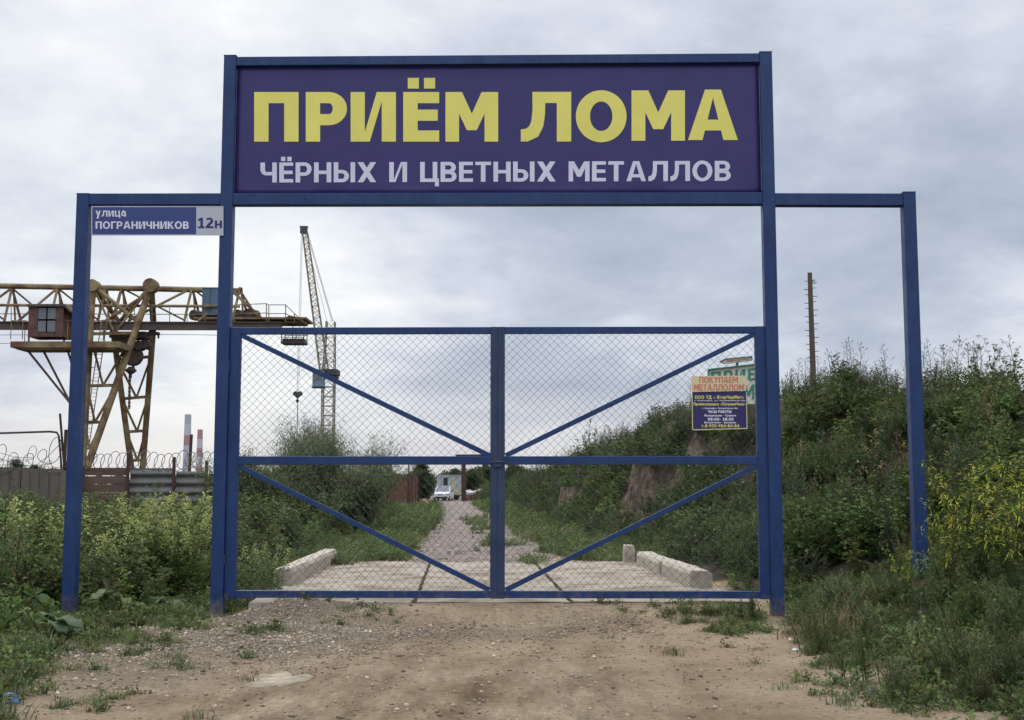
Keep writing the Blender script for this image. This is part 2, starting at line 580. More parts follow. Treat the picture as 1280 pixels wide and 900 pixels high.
def hit(px, py):
    d = ray(px, py)
    o = Vector((0, 0, EYE))
    t = 5.0
    while t < 400:
        p = o + d * t
        if p.z < h1(p.x, p.y):
            return p
        t += 0.05 + t * 0.002
    return None


def axis(segs):
    out = []
    for a, b, n in segs:
        out += list(np.linspace(a, b, n, endpoint=False))
    out.append(segs[-1][1])
    return np.array(out)


def bare(x, y):
    """the steep, grassless faces of the spurs"""
    b = np.zeros_like(np.asarray(x, float))
    for sx, sy, rx, ry, top in SPURS:
        d = spur_d(x, y, sx, sy, rx, ry) + 0.22 * fbm(x, y, 2.6, 8.0)
        b = np.maximum(b, sstep(0.66, 0.78, d) * sstep(1.30, 1.10, d) * (x < sx + rx * .35))
    return b


def vegmask(x, y):
    """how much of the ground carries soil and roots rather than driven dirt"""
    w = fbm(x, y, 1.6, 1.0) * 0.35
    l = sstep(0.35, -0.25, x - LEFT(y) + w)
    r = sstep(-0.35, 0.25, x - FOOT(y) + w)
    m = np.maximum(l, r)
    beyond = sstep(22.9, 23.6, y + w)                                      # verges beyond the slabs
    rw = 1.62 + 0.35 * fbm(x, y, 0.9, 7.0)
    m = np.maximum(m, beyond * sstep(rw - 0.3, rw + 0.3, np.abs(x - ROADC(y))) * (1 - sstep(100, 112, y)))
    return m


xs = axis([(-1500, -300, 10), (-300, -60, 24), (-60, -16, 60), (-16, -7, 70), (-7, 7.5, 290), (7.5, 16, 60), (16, 60, 40), (60, 300, 16), (300, 1500, 10)])
ys = axis([(-60, 4, 20), (4, 7, 20), (7, 16, 200), (16, 29, 120), (29, 37, 90), (37, 60, 90), (60, 120, 70), (120, 300, 40), (300, 1000, 20), (1000, 4500, 12)])
GX_, GY_ = np.meshgrid(xs, ys)
GZ_ = H(GX_, GY_)
nx, ny = len(xs), len(ys)


def grid_mesh(name, X, Y, Z, m, attrs=None):
    ny_, nx_ = X.shape
    me = bpy.data.meshes.new(name)
    v = np.stack([X, Y, Z], -1).reshape(-1, 3)
    i = np.arange(ny_ * nx_).reshape(ny_, nx_)
    q = np.stack([i[:-1, :-1], i[:-1, 1:], i[1:, 1:], i[1:, :-1]], -1).reshape(-1, 4)
    me.vertices.add(len(v))
    me.vertices.foreach_set('co', v.astype(np.float32).ravel())
    me.loops.add(q.size)
    me.loops.foreach_set('vertex_index', q.astype(np.int32).ravel())
    me.polygons.add(len(q))
    me.polygons.foreach_set('loop_start', np.arange(0, q.size, 4, dtype=np.int32))
    me.update(calc_edges=True)
    me.polygons.foreach_set('use_smooth', np.ones(len(q), bool))
    for k, a in (attrs or {}).items():
        at_ = me.attributes.new(k, 'FLOAT', 'POINT')
        at_.data.foreach_set('value', a.astype(np.float32).ravel())
    me.materials.append(m)
    o = bpy.data.objects.new(name, me)
    COL.objects.link(o)
    return o


def ground_material():
    m = bpy.data.materials.new('ground')
    m.use_nodes = True
    t = m.node_tree
    b = t.nodes['Principled BSDF']
    g = t.nodes.new('ShaderNodeNewGeometry')
    pos = g.outputs['Position']

    def noise(sc, det=6.0, ro=0.6, stretch=None, rot=0.0):
        s = pos
        if stretch:
            mp = t.nodes.new('ShaderNodeMapping')
            mp.inputs['Rotation'].default_value = (0, 0, rot)
            mp.inputs['Scale'].default_value = stretch
            t.links.new(s, mp.inputs[0])
            s = mp.outputs[0]
        n = N(t, 'ShaderNodeTexNoise', i_Scale=sc, i_Detail=det, i_Roughness=ro)
        t.links.new(s, n.inputs['Vector'])
        return n.outputs[0]

    def attr(nm):
        a = t.nodes.new('ShaderNodeAttribute')
        a.attribute_name = nm
        return a.outputs['Fac']

    sand = ramp(t, noise(0.9, 8), [(0.3, (0.29, 0.205, 0.122)), (0.45, (0.42, 0.31, 0.195)), (0.68, (0.52, 0.405, 0.27))])
    streak = ramp(t, noise(1.3, 10, 0.74, (4.0, 0.8, 1), 0.45), [(0.36, 0.62), (0.60, 1.12)])
    sand = mixc(t, attr('tracks'), sand, mixc(t, 1.0, sand, streak, 'MULTIPLY'))
    worn = mixc(t, 1.0, sand, (0.76, 0.74, 0.72), "MULTIPLY")
    sand = mixc(t, math_node(t, 'MULTIPLY', attr('wheel'), ramp(t, noise(2.4, 8, 0.7), [(0.35, 0.15), (0.6, 1.0)])), sand, worn)
    damp = ramp(t, noise(1.4, 9, 0.68), [(0.58, 0.0), (0.72, 0.6)])
    sand = mixc(t, damp, sand, (0.145, 0.10, 0.065))
    fine = ramp(t, math_node(t, 'ADD', math_node(t, 'MULTIPLY', noise(16, 8, 0.75), 0.55), math_node(t, 'MULTIPLY', noise(95, 4, 0.8), 0.45)), [(0.33, 0.5), (0.5, 1.0), (0.66, 1.3)])
    grav = ramp(t, noise(42, 4, 0.85), [(0.32, (0.07, 0.058, 0.046)), (0.5, (0.175, 0.148, 0.118)), (0.68, (0.33, 0.285, 0.235))])
    gf = math_node(t, 'ADD', attr('gravel'), math_node(t, 'MULTIPLY', math_node(t, 'SUBTRACT', noise(2.3, 9, 0.7), 0.58), 1.6), clamp=True)
    c = mixc(t, 1.0, sand, fine, 'MULTIPLY')
    c = mixc(t, gf, c, grav)
    soil = ramp(t, noise(3.0, 7, 0.7), [(0.35, (0.045, 0.036, 0.024)), (0.65, (0.10, 0.082, 0.052))])
    c = mixc(t, attr('veg'), c, soil)
    clay = ramp(t, noise(2.6, 10, 0.8, (1.4, 1.4, 0.8)), [(0.36, (0.05, 0.038, 0.027)), (0.5, (0.165, 0.122, 0.086)), (0.64, (0.33, 0.265, 0.20))])
    c = mixc(t, attr('bare'), c, clay)
    t.links.new(c, b.inputs['Base Color'])
    b.inputs['Roughness'].default_value = 0.95
    b.inputs['Specular IOR Level'].default_value = 0.1
    hgt = math_node(t, 'ADD', noise(28, 8, 0.78), math_node(t, 'MULTIPLY', noise(6, 8, 0.7), 1.6))
    bp = N(t, 'ShaderNodeBump', i_Strength=1.0, i_Distance=0.06)
    t.links.new(hgt, bp.inputs['Height'])
    t.links.new(bp.outputs[0], b.inputs['Normal'])
    return m


gv = vegmask(GX_, GY_)
for gap in (-1.205, 0.735):                                             # dark earth packed into the slab joints
    gv = np.where((np.abs(GX_ - (gap + -0.042 * (GY_ - 15.1))) < .05) & (GY_ > 14.98) & (GY_ < 23), 1.0, gv)
gb = bare(GX_, GY_)
gg = np.maximum(np.exp(-(((GX_ + 2.2) / 1.5) ** 2 + ((GY_ - 13.2) / 1.7) ** 2)) * 0.85,
                np.maximum(0.6 * np.exp(-(((GX_ + 0.2) / 1.3) ** 2 + ((GY_ - 13.2) / 0.7) ** 2)),
                           0.5 * np.exp(-(((GX_ - 1.0) / 0.8) ** 2 + ((GY_ - 14.2) / 0.5) ** 2))))
gg = np.maximum(gg, 0.75 * np.exp(-(((GX_ + 3.2) / 0.9) ** 2 + ((GY_ - 10.8) / 1.6) ** 2)))
GZ_ += gb * (0.16 * fbm(GX_, GY_, 4.0, 3.0) + 0.08 * fbm(GX_, GY_, 11.0, 1.0))
gg = np.maximum(gg, .8 * sstep(-0.8, -2.6, GX_) * sstep(10.4, 12.0, GY_))
gt = sstep(12.5, 9.5, GY_) * sstep(-3.2, -1.8, GX_) * (1 - sstep(0.4, 1.8, GX_))
gw = np.zeros_like(GX_)
for c0, k0, q0 in ((-0.95, 0.10, 0.012), (0.75, 0.10, 0.012), (-1.6, 0.22, 0.0), (0.1, 0.22, 0.0), (1.5, 0.02, -0.02)):
    cxk = c0 + k0 * (GY_ - 11) + q0 * (GY_ - 11) ** 2 + 0.07 * fbm(GY_, GY_ * 0 + c0, 0.9, 2.0)
    gw = np.maximum(gw, np.exp(-((GX_ - cxk) / 0.15) ** 2))
gw *= sstep(15.0, 13.6, GY_) * sstep(4.5, 6.5, GY_)
GZ_ -= gw * 0.005
gnd = grid_mesh('ground', GX_, GY_, GZ_, ground_material(), {'veg': gv, 'bare': gb, 'gravel': gg, 'tracks': gt, 'wheel': gw})
tag(gnd, 'bare sandy dirt yard before the gate and weedy earth around it', None, None, 'structure')

# gravel road beyond the slabs
ry = np.concatenate([np.linspace(22.6, 60, 150), np.linspace(60.5, 175, 120)])
ru = np.linspace(-1, 1, 25)
RU, RY = np.meshgrid(ru, ry)
wl = 1.8 + 0.3 * fbm(RY, RY * 0 + 3, 0.6, 1.0)
RX = ROADC(RY) + RU * (wl + 0.5 * sstep(100, 120, RY) * 8)
RZ = H(RX, RY) + 0.006 - 0.02 * np.abs(RU) ** 6


def road_material():
    m = bpy.data.materials.new('gravel_road')
    m.use_nodes = True
    t = m.node_tree
    b = t.nodes['Principled BSDF']
    g = t.nodes.new('ShaderNodeNewGeometry')
    n = N(t, 'ShaderNodeTexNoise', i_Scale=19.0, i_Detail=7.0, i_Roughness=0.85)
    t.links.new(g.outputs['Position'], n.inputs['Vector'])
    c = ramp(t, n.outputs[0], [(0.3, (0.09, 0.07, 0.062)), (0.5, (0.185, 0.15, 0.132)), (0.7, (0.30, 0.25, 0.215))])
    n2_ = N(t, 'ShaderNodeTexNoise', i_Scale=0.5, i_Detail=5.0)
    t.links.new(g.outputs['Position'], n2_.inputs['Vector'])
    c = mixc(t, ramp(t, n2_.outputs[0], [(0.45, 0.0), (0.7, 0.6)]), c, (0.29, 0.235, 0.19))
    t.links.new(c, b.inputs['Base Color'])
    b.inputs['Roughness'].default_value = 0.95
    b.inputs['Specular IOR Level'].default_value = 0.1
    bp = N(t, 'ShaderNodeBump', i_Strength=0.8, i_Distance=0.03)
    t.links.new(n.outputs[0], bp.inputs['Height'])
    t.links.new(bp.outputs[0], b.inputs['Normal'])
    return m


road = grid_mesh('road', RX, RY, RZ, road_material())
tag(road, 'stony gravel road running from the slabs towards the yard', None, None, 'structure')

# three long concrete slabs under and behind the gate
PADZ = 0.155
VPX = -0.042


def pad(u, y):
    return u + VPX * (y - 15.1)


slab_edges = [(-3.25, -1.235, 'stained concrete road slab on the side of the single long kerb block'),
              (-1.18, 0.71, 'middle concrete road slab, between the two dark joints'),
              (0.765, 3.0, 'dirt-strewn concrete road slab on the side of the kerb blocks in pieces')]
for k, (a, b_, lab) in enumerate(slab_edges):
    mb = MB()
    ya, yb = 15.02 + 0.03 * k, 22.95 - 0.04 * k
    n = 24
    top0, vs, fs = [], [], []
    for i in range(n + 1):
        y = ya + (yb - ya) * i / n
        jit = 0.012 * math.sin(i * 2.3 + k)
        for j in range(7):
            u = a + (b_ - a) * j / 6 + (jit if j in (0, 6) else 0)
            vs.append((pad(u, y), y, PADZ + 0.004 * k + 0.006 * math.sin(i * 1.1 + j * 1.7)))
    for i in range(n):
        for j in range(6):
            q = i * 7 + j
            fs.append((q, q + 1, q + 8, q + 7))
    base = len(vs)
    rim = [j for j in range(7)] + [i * 7 + 6 for i in range(1, n + 1)] + [n * 7 + j for j in range(5, -1, -1)] + [i * 7 for i in range(n - 1, 0, -1)]
    for q in rim:
        vs.append((vs[q][0], vs[q][1], -0.08))
    for i in range(len(rim)):
        j = (i + 1) % len(rim)
        fs.append((rim[i], base + i, base + j, rim[j]))
    mb.add(vs, fs)
    o = mb.build('concrete_slab', M_CONC)
    tag(o, lab, 'concrete slab', 'concrete slabs under the gate')


# ------------------------------------------------------------------ kerb blocks
def kerb_block(name, u0, y0, y1, w, h, label, chip=0.012, seed=1, skew=0.0):
    rnd = random.Random(seed)
    mb = MB()
    n = 8
    vs, fs = [], []
    prof = [(-0.5, 0.0), (-0.5, 0.86), (-0.40, 1.0), (0.38, 1.0), (0.5, 0.84), (0.5, 0.0)]
    for i in range(n + 1):
        y = y0 + (y1 - y0) * i / n
        for (a, b) in prof:
            j = rnd.uniform(-chip, chip) if b > 0.5 else 0
            vs.append((pad(u0, y) + skew * (y - y0) + a * w + j * 0.5, y + rnd.uniform(-.01, .01), 0.02 + b * h + j * 0.6))
    k = len(prof)
    for i in range(n):
        for j in range(k - 1):
            fs.append((i * k + j, i * k + j + 1, (i + 1) * k + j + 1, (i + 1) * k + j))
    fs.append(tuple(range(k)))
    fs.append(tuple(n * k + j for j in range(k)))
    mb.add(vs, fs)
    o = mb.build(name, M_BLOCK, bevel=0.006)
    return tag(o, label, 'concrete block', 'concrete kerb blocks beside the slabs')


kerb_block('kerb_block', -3.20, 17.5, 22.9, 0.27, 0.38, 'long low concrete kerb block at edge of weeds, left of the slabs', seed=2, skew=0.018)
kerb_block('kerb_block', 2.74, 17.1, 19.5, 0.32, 0.38, 'concrete kerb block whose end faces the gate, right of the slabs', seed=3)
kerb_block('kerb_block', 2.72, 19.56, 22.1, 0.32, 0.37, 'concrete kerb block lying behind the first on the right', seed=4)
kerb_block('kerb_block', 2.50, 22.5, 22.85, 0.19, 0.46, 'short upright concrete kerb stub at the far end of the right row', seed=5)

# ------------------------------------------------------------------ lettering
def glyph(c, v, h):
    """polygons of one bold sans letter, cap height 1; returns (polys, width)"""
    P = []

    def R(x0, y0, x1, y1): P.append([(x0, y0), (x1, y0), (x1, y1), (x0, y1)])

    def Q(*p): P.append(list(p))

    def E(cx, cy, rx, ry, a0, a1, n=22):
        k = max(4, int(n * abs(a1 - a0) / 360) + 2)
        for i in range(k):
            b0, b1 = math.radians(a0 + (a1 - a0) * i / k), math.radians(a0 + (a1 - a0) * (i + 1) / k)
            P.append([(cx + rx * math.cos(b0), cy + ry * math.sin(b0)), (cx + rx * math.cos(b1), cy + ry * math.sin(b1)),
                      (cx + max(.01, rx - v) * math.cos(b1), cy + max(.01, ry - h) * math.sin(b1)),
                      (cx + max(.01, rx - v) * math.cos(b0), cy + max(.01, ry - h) * math.sin(b0))])

    def bowl(x0, xc, y0, y1, w):
        R(x0, y0, xc, y0 + h); R(x0, y1 - h, xc, y1)
        E(xc, (y0 + y1) / 2, w - xc, (y1 - y0) / 2, -90, 90)
    w = 0.8
    if c == ' ': return [], 0.42
    if c in 'ПH': pass
    if c == 'П':
        w = .88; R(0, 0, v, 1 - h); R(w - v, 0, w, 1 - h); R(0, 1 - h, w, 1)
    elif c == 'Р':
        w = .82; R(0, 0, v, 1); bowl(v, .46, .33, 1, w)
    elif c == 'И':
        w = .91; R(0, 0, v, 1); R(w - v, 0, w, 1); Q((v * .8, 0), (v * 1.35, 0), (w - v * .8, 1), (w - v * 1.35, 1))
    elif c in 'ЕЁ':
        w = .71; R(0, 0, v, 1); R(v, 0, w, h); R(v, .42, w * .96, .42 + h); R(v, 1 - h, w, 1)
        if c == 'Ё': R(.09, 1.07, .31, 1.285); R(.41, 1.07, .63, 1.285)
    elif c == 'М':
        w = 1.07; R(0, 0, v * .97, 1); R(w - v * .97, 0, w, 1)
        Q((v * .25, 1), (v * 1.18, 1), (w / 2 + .02, .52), (w / 2 + .1, .23), (w / 2 - .1, .23))
        Q((w - v * .25, 1), (w / 2 + .1, .23), (w / 2 - .1, .23), (w / 2 - .02, .52), (w - v * 1.18, 1))
    elif c == 'Л':
        w = 1.0; R(w - v, 0, w, 1); R(.23, 1 - h, w - v, 1)
        L = [(.235, 1 - h), (.23, .6), (.21, .42), (.17, .31), (.10, .255), (0, .24)]
        k = v / .29
        Rr = [(.23 + .26 * k, 1 - h), (.225 + .26 * k, .55), (.2 + .25 * k, .3), (.13 + .22 * k, .10), (.14, .0), (0, 0)]
        for i in range(5): Q(L[i], Rr[i], Rr[i + 1], L[i + 1])
    elif c in 'ОO0':
        w = 1.02 if c != '0' else .78; E(w / 2, .5, w / 2, .52, 0, 360, 34)
    elif c == 'А':
        w = 1.0; Q((0, 0), (v * 1.02, 0), (.54, 1), (.34, 1)); Q((w, 0), (.66, 1), (.46, 1), (w - v * 1.02, 0)); R(.25, .19, .75, .19 + h * .95)
    elif c in 'Чч':
        w = .84; R(w - v, 0, w, 1); R(0, .62, v, 1); E(.3, .66, .3, .3, 180, 270); R(.3, .36, w - v, .36 + h)
    elif c == 'Н':
        w = .88; R(0, 0, v, 1); R(w - v, 0, w, 1); R(v, .5 - h / 2, w - v, .5 + h / 2)
    elif c in 'ЬЫ':
        R(0, 0, v, 1); bowl(v, .42, 0, .62, .78); w = .78
        if c == 'Ы': R(.86, 0, .86 + v, 1); w = .86 + v
    elif c == 'Х':
        w = .95; k = v * 1.25; Q((0, 0), (k, 0), (w, 1), (w - k, 1)); Q((0, 1), (w - k, 0), (w, 0), (k, 1))
    elif c == 'Ц':
        w = .92; R(0, 0, v, 1); R(w - v - .04, 0, w - .04, 1); R(v, 0, w - .04, h); R(w - .16, -.22, w + .04, .0); R(w - .04, 0, w + .04, h)
    elif c == 'В':
        w = .82; R(0, 0, v, 1); bowl(v, .44, .44, 1, w * .96); bowl(v, .46, 0, .56, w)
    elif c == 'Т':
        w = .8; R(0, 1 - h, w, 1); R(w / 2 - v / 2, 0, w / 2 + v / 2, 1 - h)
    elif c == 'У':
        w = .86; Q((0, 1), (v, 1), (w * .66, .3), (w * .42, .25)); Q((w - v, 1), (w, 1), (w * .45, 0), (w * .45 - v, 0))
    elif c == 'Г':
        w = .66; R(0, 0, v, 1); R(v, 1 - h, w, 1)
    elif c == 'К':
        w = .86; R(0, 0, v, 1); Q((v, .42), (v, .62), (w - v * 1.15, 1), (w - .02, 1)); Q((v, .60), (w - v * 1.2, 0), (w, 0), (v + .16, .66))
    elif c in 'СC':
        w = .82; E(.5, .5, .5, .52, 48, 312, 30)
    elif c == 'Б':
        w = .8; R(0, 0, v, 1); R(v, 1 - h, w * .93, 1); bowl(v, .43, 0, .62, w)
    elif c == 'Ю':
        w = 1.25; R(0, 0, v, 1); R(v, .5 - h / 2, .42, .5 + h / 2); E(.83, .5, .42, .52, 0, 360, 30)
    elif c == 'Д':
        w = 1.0; R(.2, 1 - h, .85, 1); R(.85 - v, h, .85, 1 - h); Q((.2, 1 - h), (.2 + v * .8, 1 - h), (.12 + v * .8, h), (.08, h)); R(0, 0, w, h); R(0, -.2, .16, 0); R(w - .16, -.2, w, 0)
    elif c == 'З':
        w = .72; E(.33, .73, .37, .29, -80, 145); E(.33, .29, .39, .31, -145, 80)
    elif c == 'Я':
        w = .84; R(w - v, 0, w, 1); R(.4, 1 - h, w - v, 1); R(.4, .36, w - v, .36 + h); E(.4, .68, .38, .32, 90, 270); Q((0, 0), (v * 1.1, 0), (.6, .4), (.35, .4))
    elif c in 'ШЩ':
        w = 1.2; R(0, 0, v, 1); R(.6 - v / 2, h, .6 + v / 2, 1); R(1.2 - v, 0, 1.2, 1); R(v, 0, 1.2 - v, h)
    elif c == '1':
        w = .66; R(.26, h, .26 + v, 1); R(.04, 0, w, h); Q((.04, .84), (.04, .68), (.26, .74), (.26, 1))
    elif c == '2':
        w = .74; E(.34, .69, .37, .33, 0, 150); Q((.44, .69), (.71, .69), (.62, .48), (.28, .17), (0, .17)); R(0, 0, w, .19)
    elif c == '4':
        w = .76; R(.42, 0, .42 + v, 1); R(0, .22, w, .22 + h); Q((0, .22 + h), (.2, .22 + h), (.48, 1), (.4, 1))
    elif c == '5':
        w = .72; R(.04, 1 - h, .66, 1); R(.04, .5, .04 + v * .8, 1 - h); E(.3, .31, .4, .33, -140, 100)
    elif c == '8':
        w = .76; E(.38, .74, .34, .28, 0, 360); E(.38, .29, .38, .31, 0, 360)
    elif c == '9':
        w = .76; E(.38, .66, .38, .36, 0, 360); Q((.5, .66), (.76, .66), (.7, .3), (.2, 0), (.2, .18))
    elif c == '6':
        w = .76; E(.38, .34, .38, .36, 0, 360); Q((0, .34), (.26, .34), (.56, .82), (.56, 1), (.08, .7))
    elif c == '-':
        w = .42; R(.02, .34, .4, .34 + h)
    elif c == '.':
        w = .3; R(.02, 0, .26, .22)
    elif c == ',':
        w = .3; Q((.0, -.2), (.12, -.2), (.28, .22), (.06, .22))
    elif c == ':':
        w = .34; R(.04, 0, .28, .22); R(.04, .5, .28, .72)
    elif c in '«»':
        w = .66
        for k in (0, .3):
            if c == '«': Q((k, .38), (k + .24, .68), (k + .34, .68), (k + .14, .38), (k + .34, .08), (k + .24, .08))
            else: Q((k + .34, .38), (k + .1, .08), (k, .08), (k + .2, .38), (k, .68), (k + .1, .68))
    elif c == 'а':
        w = .66; E(.3, .33, .3, .29, 60, 360); R(w - v * .9, 0, w, .5); E(.34, .46, .32, .29, 0, 150)
    elif c == 'е':
        w = .7; E(.35, .37, .35, .39, 0, 320); R(v * .6, .32, .66, .32 + h * .7)
    elif c == 'о':
        w = .74; E(.37, .37, .37, .39, 0, 360)
    elif c == 'с':
        w = .6; E(.36, .37, .36, .39, 50, 310)
    elif c == 'р':
        w = .7; R(0, -.25, v * .85, .74); E(.38, .37, .34, .38, -100, 100); R(v * .7, 0, .38, h); R(v * .7, .74 - h, .38, .74)
    elif c == 'у':
        w = .68; Q((0, .74), (v * .95, .74), (.48, .05), (.30, .0)); Q((w - v * .9, .74), (w, .74), (.36, -.25), (.12, -.25))
    elif c.isalpha() and c.lower() == c:
        p, w0 = glyph(c.upper(), v * 1.15, h * 1.15)
        return [[(x * .78, y * .74) for x, y in q] for q in p], w0 * .78
    else:
        R(0, 0, .5, .7); w = .5
    return P, w


def place_text(mb, items, n, fn):
    """items: polygons in sheet coordinates; fn(x, y, off) -> world point"""
    for i, q in enumerate(items):
        e = 0.0003 * (i % 5)
        pts = [fn(x, y, e) for x, y in q]
        mb.add(pts, [tuple(range(len(pts)))])


def text_polys(s, x0, x1, y0, y1, v=.24, h=.17, gap=.13):
    """lay a line of text out between x0..x1, baseline y0, cap line y1 (sheet coordinates)"""
    out, x = [], 0.0
    for ch in s:
        p, w = glyph(ch, v, h)
        out += [[(a + x, b) for a, b in q] for q in p]
        x += w + gap
    x -= gap
    sx, sy = (x1 - x0) / x, y1 - y0
    return [[(x0 + a * sx, y0 + b * sy) for a, b in q] for q in out]


def flat(mb_polys, name, m, parent, fn):
    mb = MB()
    place_text(mb, mb_polys, None, fn)
    me = bpy.data.meshes.new(name)
    inv = world_of(parent).inverted()
    me.from_pydata([tuple(inv @ Vector(p)) for p in mb.v], [], mb.f)
    me.materials.append(m)
    o = bpy.data.objects.new(name, me)
    COL.objects.link(o)
    o.parent = parent
    return o


# ------------------------------------------------------------------ the gate's fixed portal frame
GROT = math.atan2(GX.y, GX.x)


def gx_at(px, py): return gp(px, py).dot(GX)


def gz_at(px, py): return gp(px, py).z


def G(u, z, off=0.0):
    return GX * u + Vector((0, 15.0, 0)) * 1.0 + GN * off + Vector((0, 0, z)) - GX * (Vector((0, 15.0, 0)).dot(GX)) + GX * 0


# (u along the gate, z up): plane passes through (0,15,0)
OFFU = Vector((0, 15.0, 0)).dot(GX)


def G(u, z, off=0.0):
    p = Vector((0, 15.0, 0)) + GX * (u - OFFU) + GN * off
    p.z = z
    return p


PW = 0.158
uLO, uLI, uRI, uRO = gx_at(86.3, 775), gx_at(272, 768), gx_at(971.5, 768), gx_at(1151, 718)
zLO, zRO = gz_at(107, 244), gz_at(1136, 242)
zTL, zTR = gz_at(288, 72), gz_at(958, 67.5)
portal = empty('gate_portal', G((uLI + uRI) / 2, 0), 'tall blue steel portal of four posts and cross beams round the gate', 'gate frame', rz=GROT)
for u, zb, zt in ((uLO, -0.5, zLO), (uLI, -0.45, zTL), (uRI, -0.45, zTR), (uRO, -0.3, zRO)):
    MB().bar(G(u, zb), G(u, zt), PW, PW, GN).build('post', M_BLUE, portal, bevel=0.007)


def beam(uA, zA, uB, zB, wdt, dep=0.14, m=M_BLUE, parent=portal, name='beam', off=0.0, bev=0.006):
    return MB().bar(G(uA, zA, off), G(uB, zB, off), wdt, dep, GN).build(name, m, parent, bevel=bev)


hp = PW / 2
beam(uLO + hp, gz_at(190, 250), uLI - hp, gz_at(283, 250), 0.148)
beam(uRI + hp, gz_at(970, 250.3), uRO - hp, gz_at(1128, 250.8), 0.155)
beam(uLI + hp, gz_at(300, 250.2), uRI - hp, gz_at(950, 249.2), 0.150)
beam(uLI + hp, gz_at(300, 78.7), uRI - hp, gz_at(950, 74.3), 0.118)
for u, z in ((uLO, zLO), (uRO, zRO), (uLI, zTL), (uRI, zTR)):                # welded caps
    MB().box(G(u, z + 0.004), (PW + 0.006, PW + 0.006, 0.008), GROT).build('post_cap', M_BLUE, portal)
for u0, u1, zt, zb in ((uLI + hp, uRI - hp, None, None),):
    zz0 = gz_at(300, 242.5) + 0.012
    MB().bar(G(u0, zz0, -0.045), G(u1, zz0, -0.045), 0.03, 0.03, GN).build('banner_rail', M_BLUE, portal)

# banner between the top beams
uB0, uB1 = uLI + hp + 0.004, uRI - hp - 0.004
zBb0, zBb1 = gz_at(300, 243) + 0.002, gz_at(950, 242) + 0.002
zBt0, zBt1 = gz_at(300, 84) - 0.004, gz_at(950, 79.8) - 0.004
banner = empty('banner', G(0, zBb0), 'dark violet scrap-metal banner with yellow headline between the top beams', 'banner', rz=GROT)
nu, nv = 90, 26
vs, fs = [], []
for j in range(nv + 1):
    for i in range(nu + 1):
        a, b = i / nu, j / nv
        u = uB0 + (uB1 - uB0) * a
        z = (zBb0 + (zBb1 - zBb0) * a) * (1 - b) + (zBt0 + (zBt1 - zBt0) * a) * b
        lowb = max(0.0, 1 - b / 0.075)
        wob = 0.008 * math.sin(a * 23 + 3 * b) * lowb ** 1.5 + 0.004 * math.sin(a * 61 + b * 9) * lowb
        wob += 0.014 * math.exp(-((a - 0.70 - 0.2 * b) / 0.014) ** 2) * lowb
        wob += 0.010 * math.exp(-((a - 0.57 - 0.2 * b) / 0.012) ** 2) * lowb
        vs.append(G(u, z, 0.012 + min(wob, .02)))
for j in range(nv):
    for i in range(nu):
        q = j * (nu + 1) + i
        fs.append((q, q + 1, q + nu + 2, q + nu + 1))
mbn = MB(); mbn.add(vs, fs)
sheet = mbn.build('banner_sheet', M_BANNER, banner, smooth=True)
sol = sheet.modifiers.new('thickness', 'SOLIDIFY'); sol.thickness = 0.004; sol.offset = 0


def bp_(x, y, e): return gp(x, y, 0.0165 + e * .5)


head = []
for ch, x0, x1, yb, yt in (('П', 317.7, 373.2, 177, 115), ('Р', 382.2, 433.6, 177, 115), ('И', 438.3, 494.9, 177, 115), ('Ё', 504, 549, 177, 115),
                           ('М', 556.8, 622.7, 177, 115), ('Л', 651, 714, 176.8, 114.8), ('О', 719.7, 783.3, 176.6, 114), ('М', 789.4, 856.2, 175.9, 113), ('А', 860, 922.4, 175, 112)):
    p, w = glyph(ch, .285, .225)
    xa = min(a for q in p for a, b in q); xb = max(a for q in p for a, b in q)
    head += [[(x0 + (a - xa) / (xb - xa) * (x1 - x0), yb + (yt - yb) * b) for a, b in q] for q in p]
flat(head, 'headline', M_YELLOW, banner, bp_)
sub = text_polys('ЧЁРНЫХ И ЦВЕТНЫХ МЕТАЛЛОВ', 325.5, 913.5, 228.2, 203.2, .235, .17, .125)
sub = [[(x, y - (x - 325) / 588 * 2.2) for x, y in q] for q in sub]
flat(sub, 'subtitle', M_GREYTXT, banner, bp_)

# street name plate
plate = empty('street_sign', G(uLO + 0.9, gz_at(195, 294)), 'small blue street name plate with grey house number 12н', 'street sign', rz=GROT)
MB().prism([gp(114, 294.5, 0.083), gp(279.5, 294.3, 0.083), gp(279.5, 257.6, 0.083), gp(114, 257.6, 0.083)], GN * 0.012).build('plate', M_SIGNBLUE, plate)


def sp_(x, y, e): return gp(x, y, 0.099 + e)


flat([[(245.3, 294.2), (279.3, 294.0), (279.3, 257.8), (245.3, 257.8)]], 'number_panel', M_SIGNGREY, plate, lambda x, y, e: gp(x, y, 0.0968))
flat([[(114.2, 294.4), (279.3, 294.4), (279.3, 293.1), (114.2, 293.1)], [(114.2, 258.9), (279.3, 258.9), (279.3, 257.7), (114.2, 257.7)],
      [(114.2, 293.1), (115.4, 293.1), (115.4, 258.9), (114.2, 258.9)]], 'edge_line', M_SIGNGREY, plate, lambda x, y, e: gp(x, y, 0.0975 + e))
flat(text_polys('улица', 119.5, 157.5, 270.8, 260.6, .22, .16, .13) + text_polys('ПОГРАНИЧНИКОВ', 119.5, 236, 286, 276.8, .25, .18, .13),
     'street_name', M_SIGNWHITE, plate, sp_)
flat(text_polys('12н', 247, 277.5, 285.2, 272.2, .24, .17, .12), 'house_number', M_INKBLUE, plate, sp_)


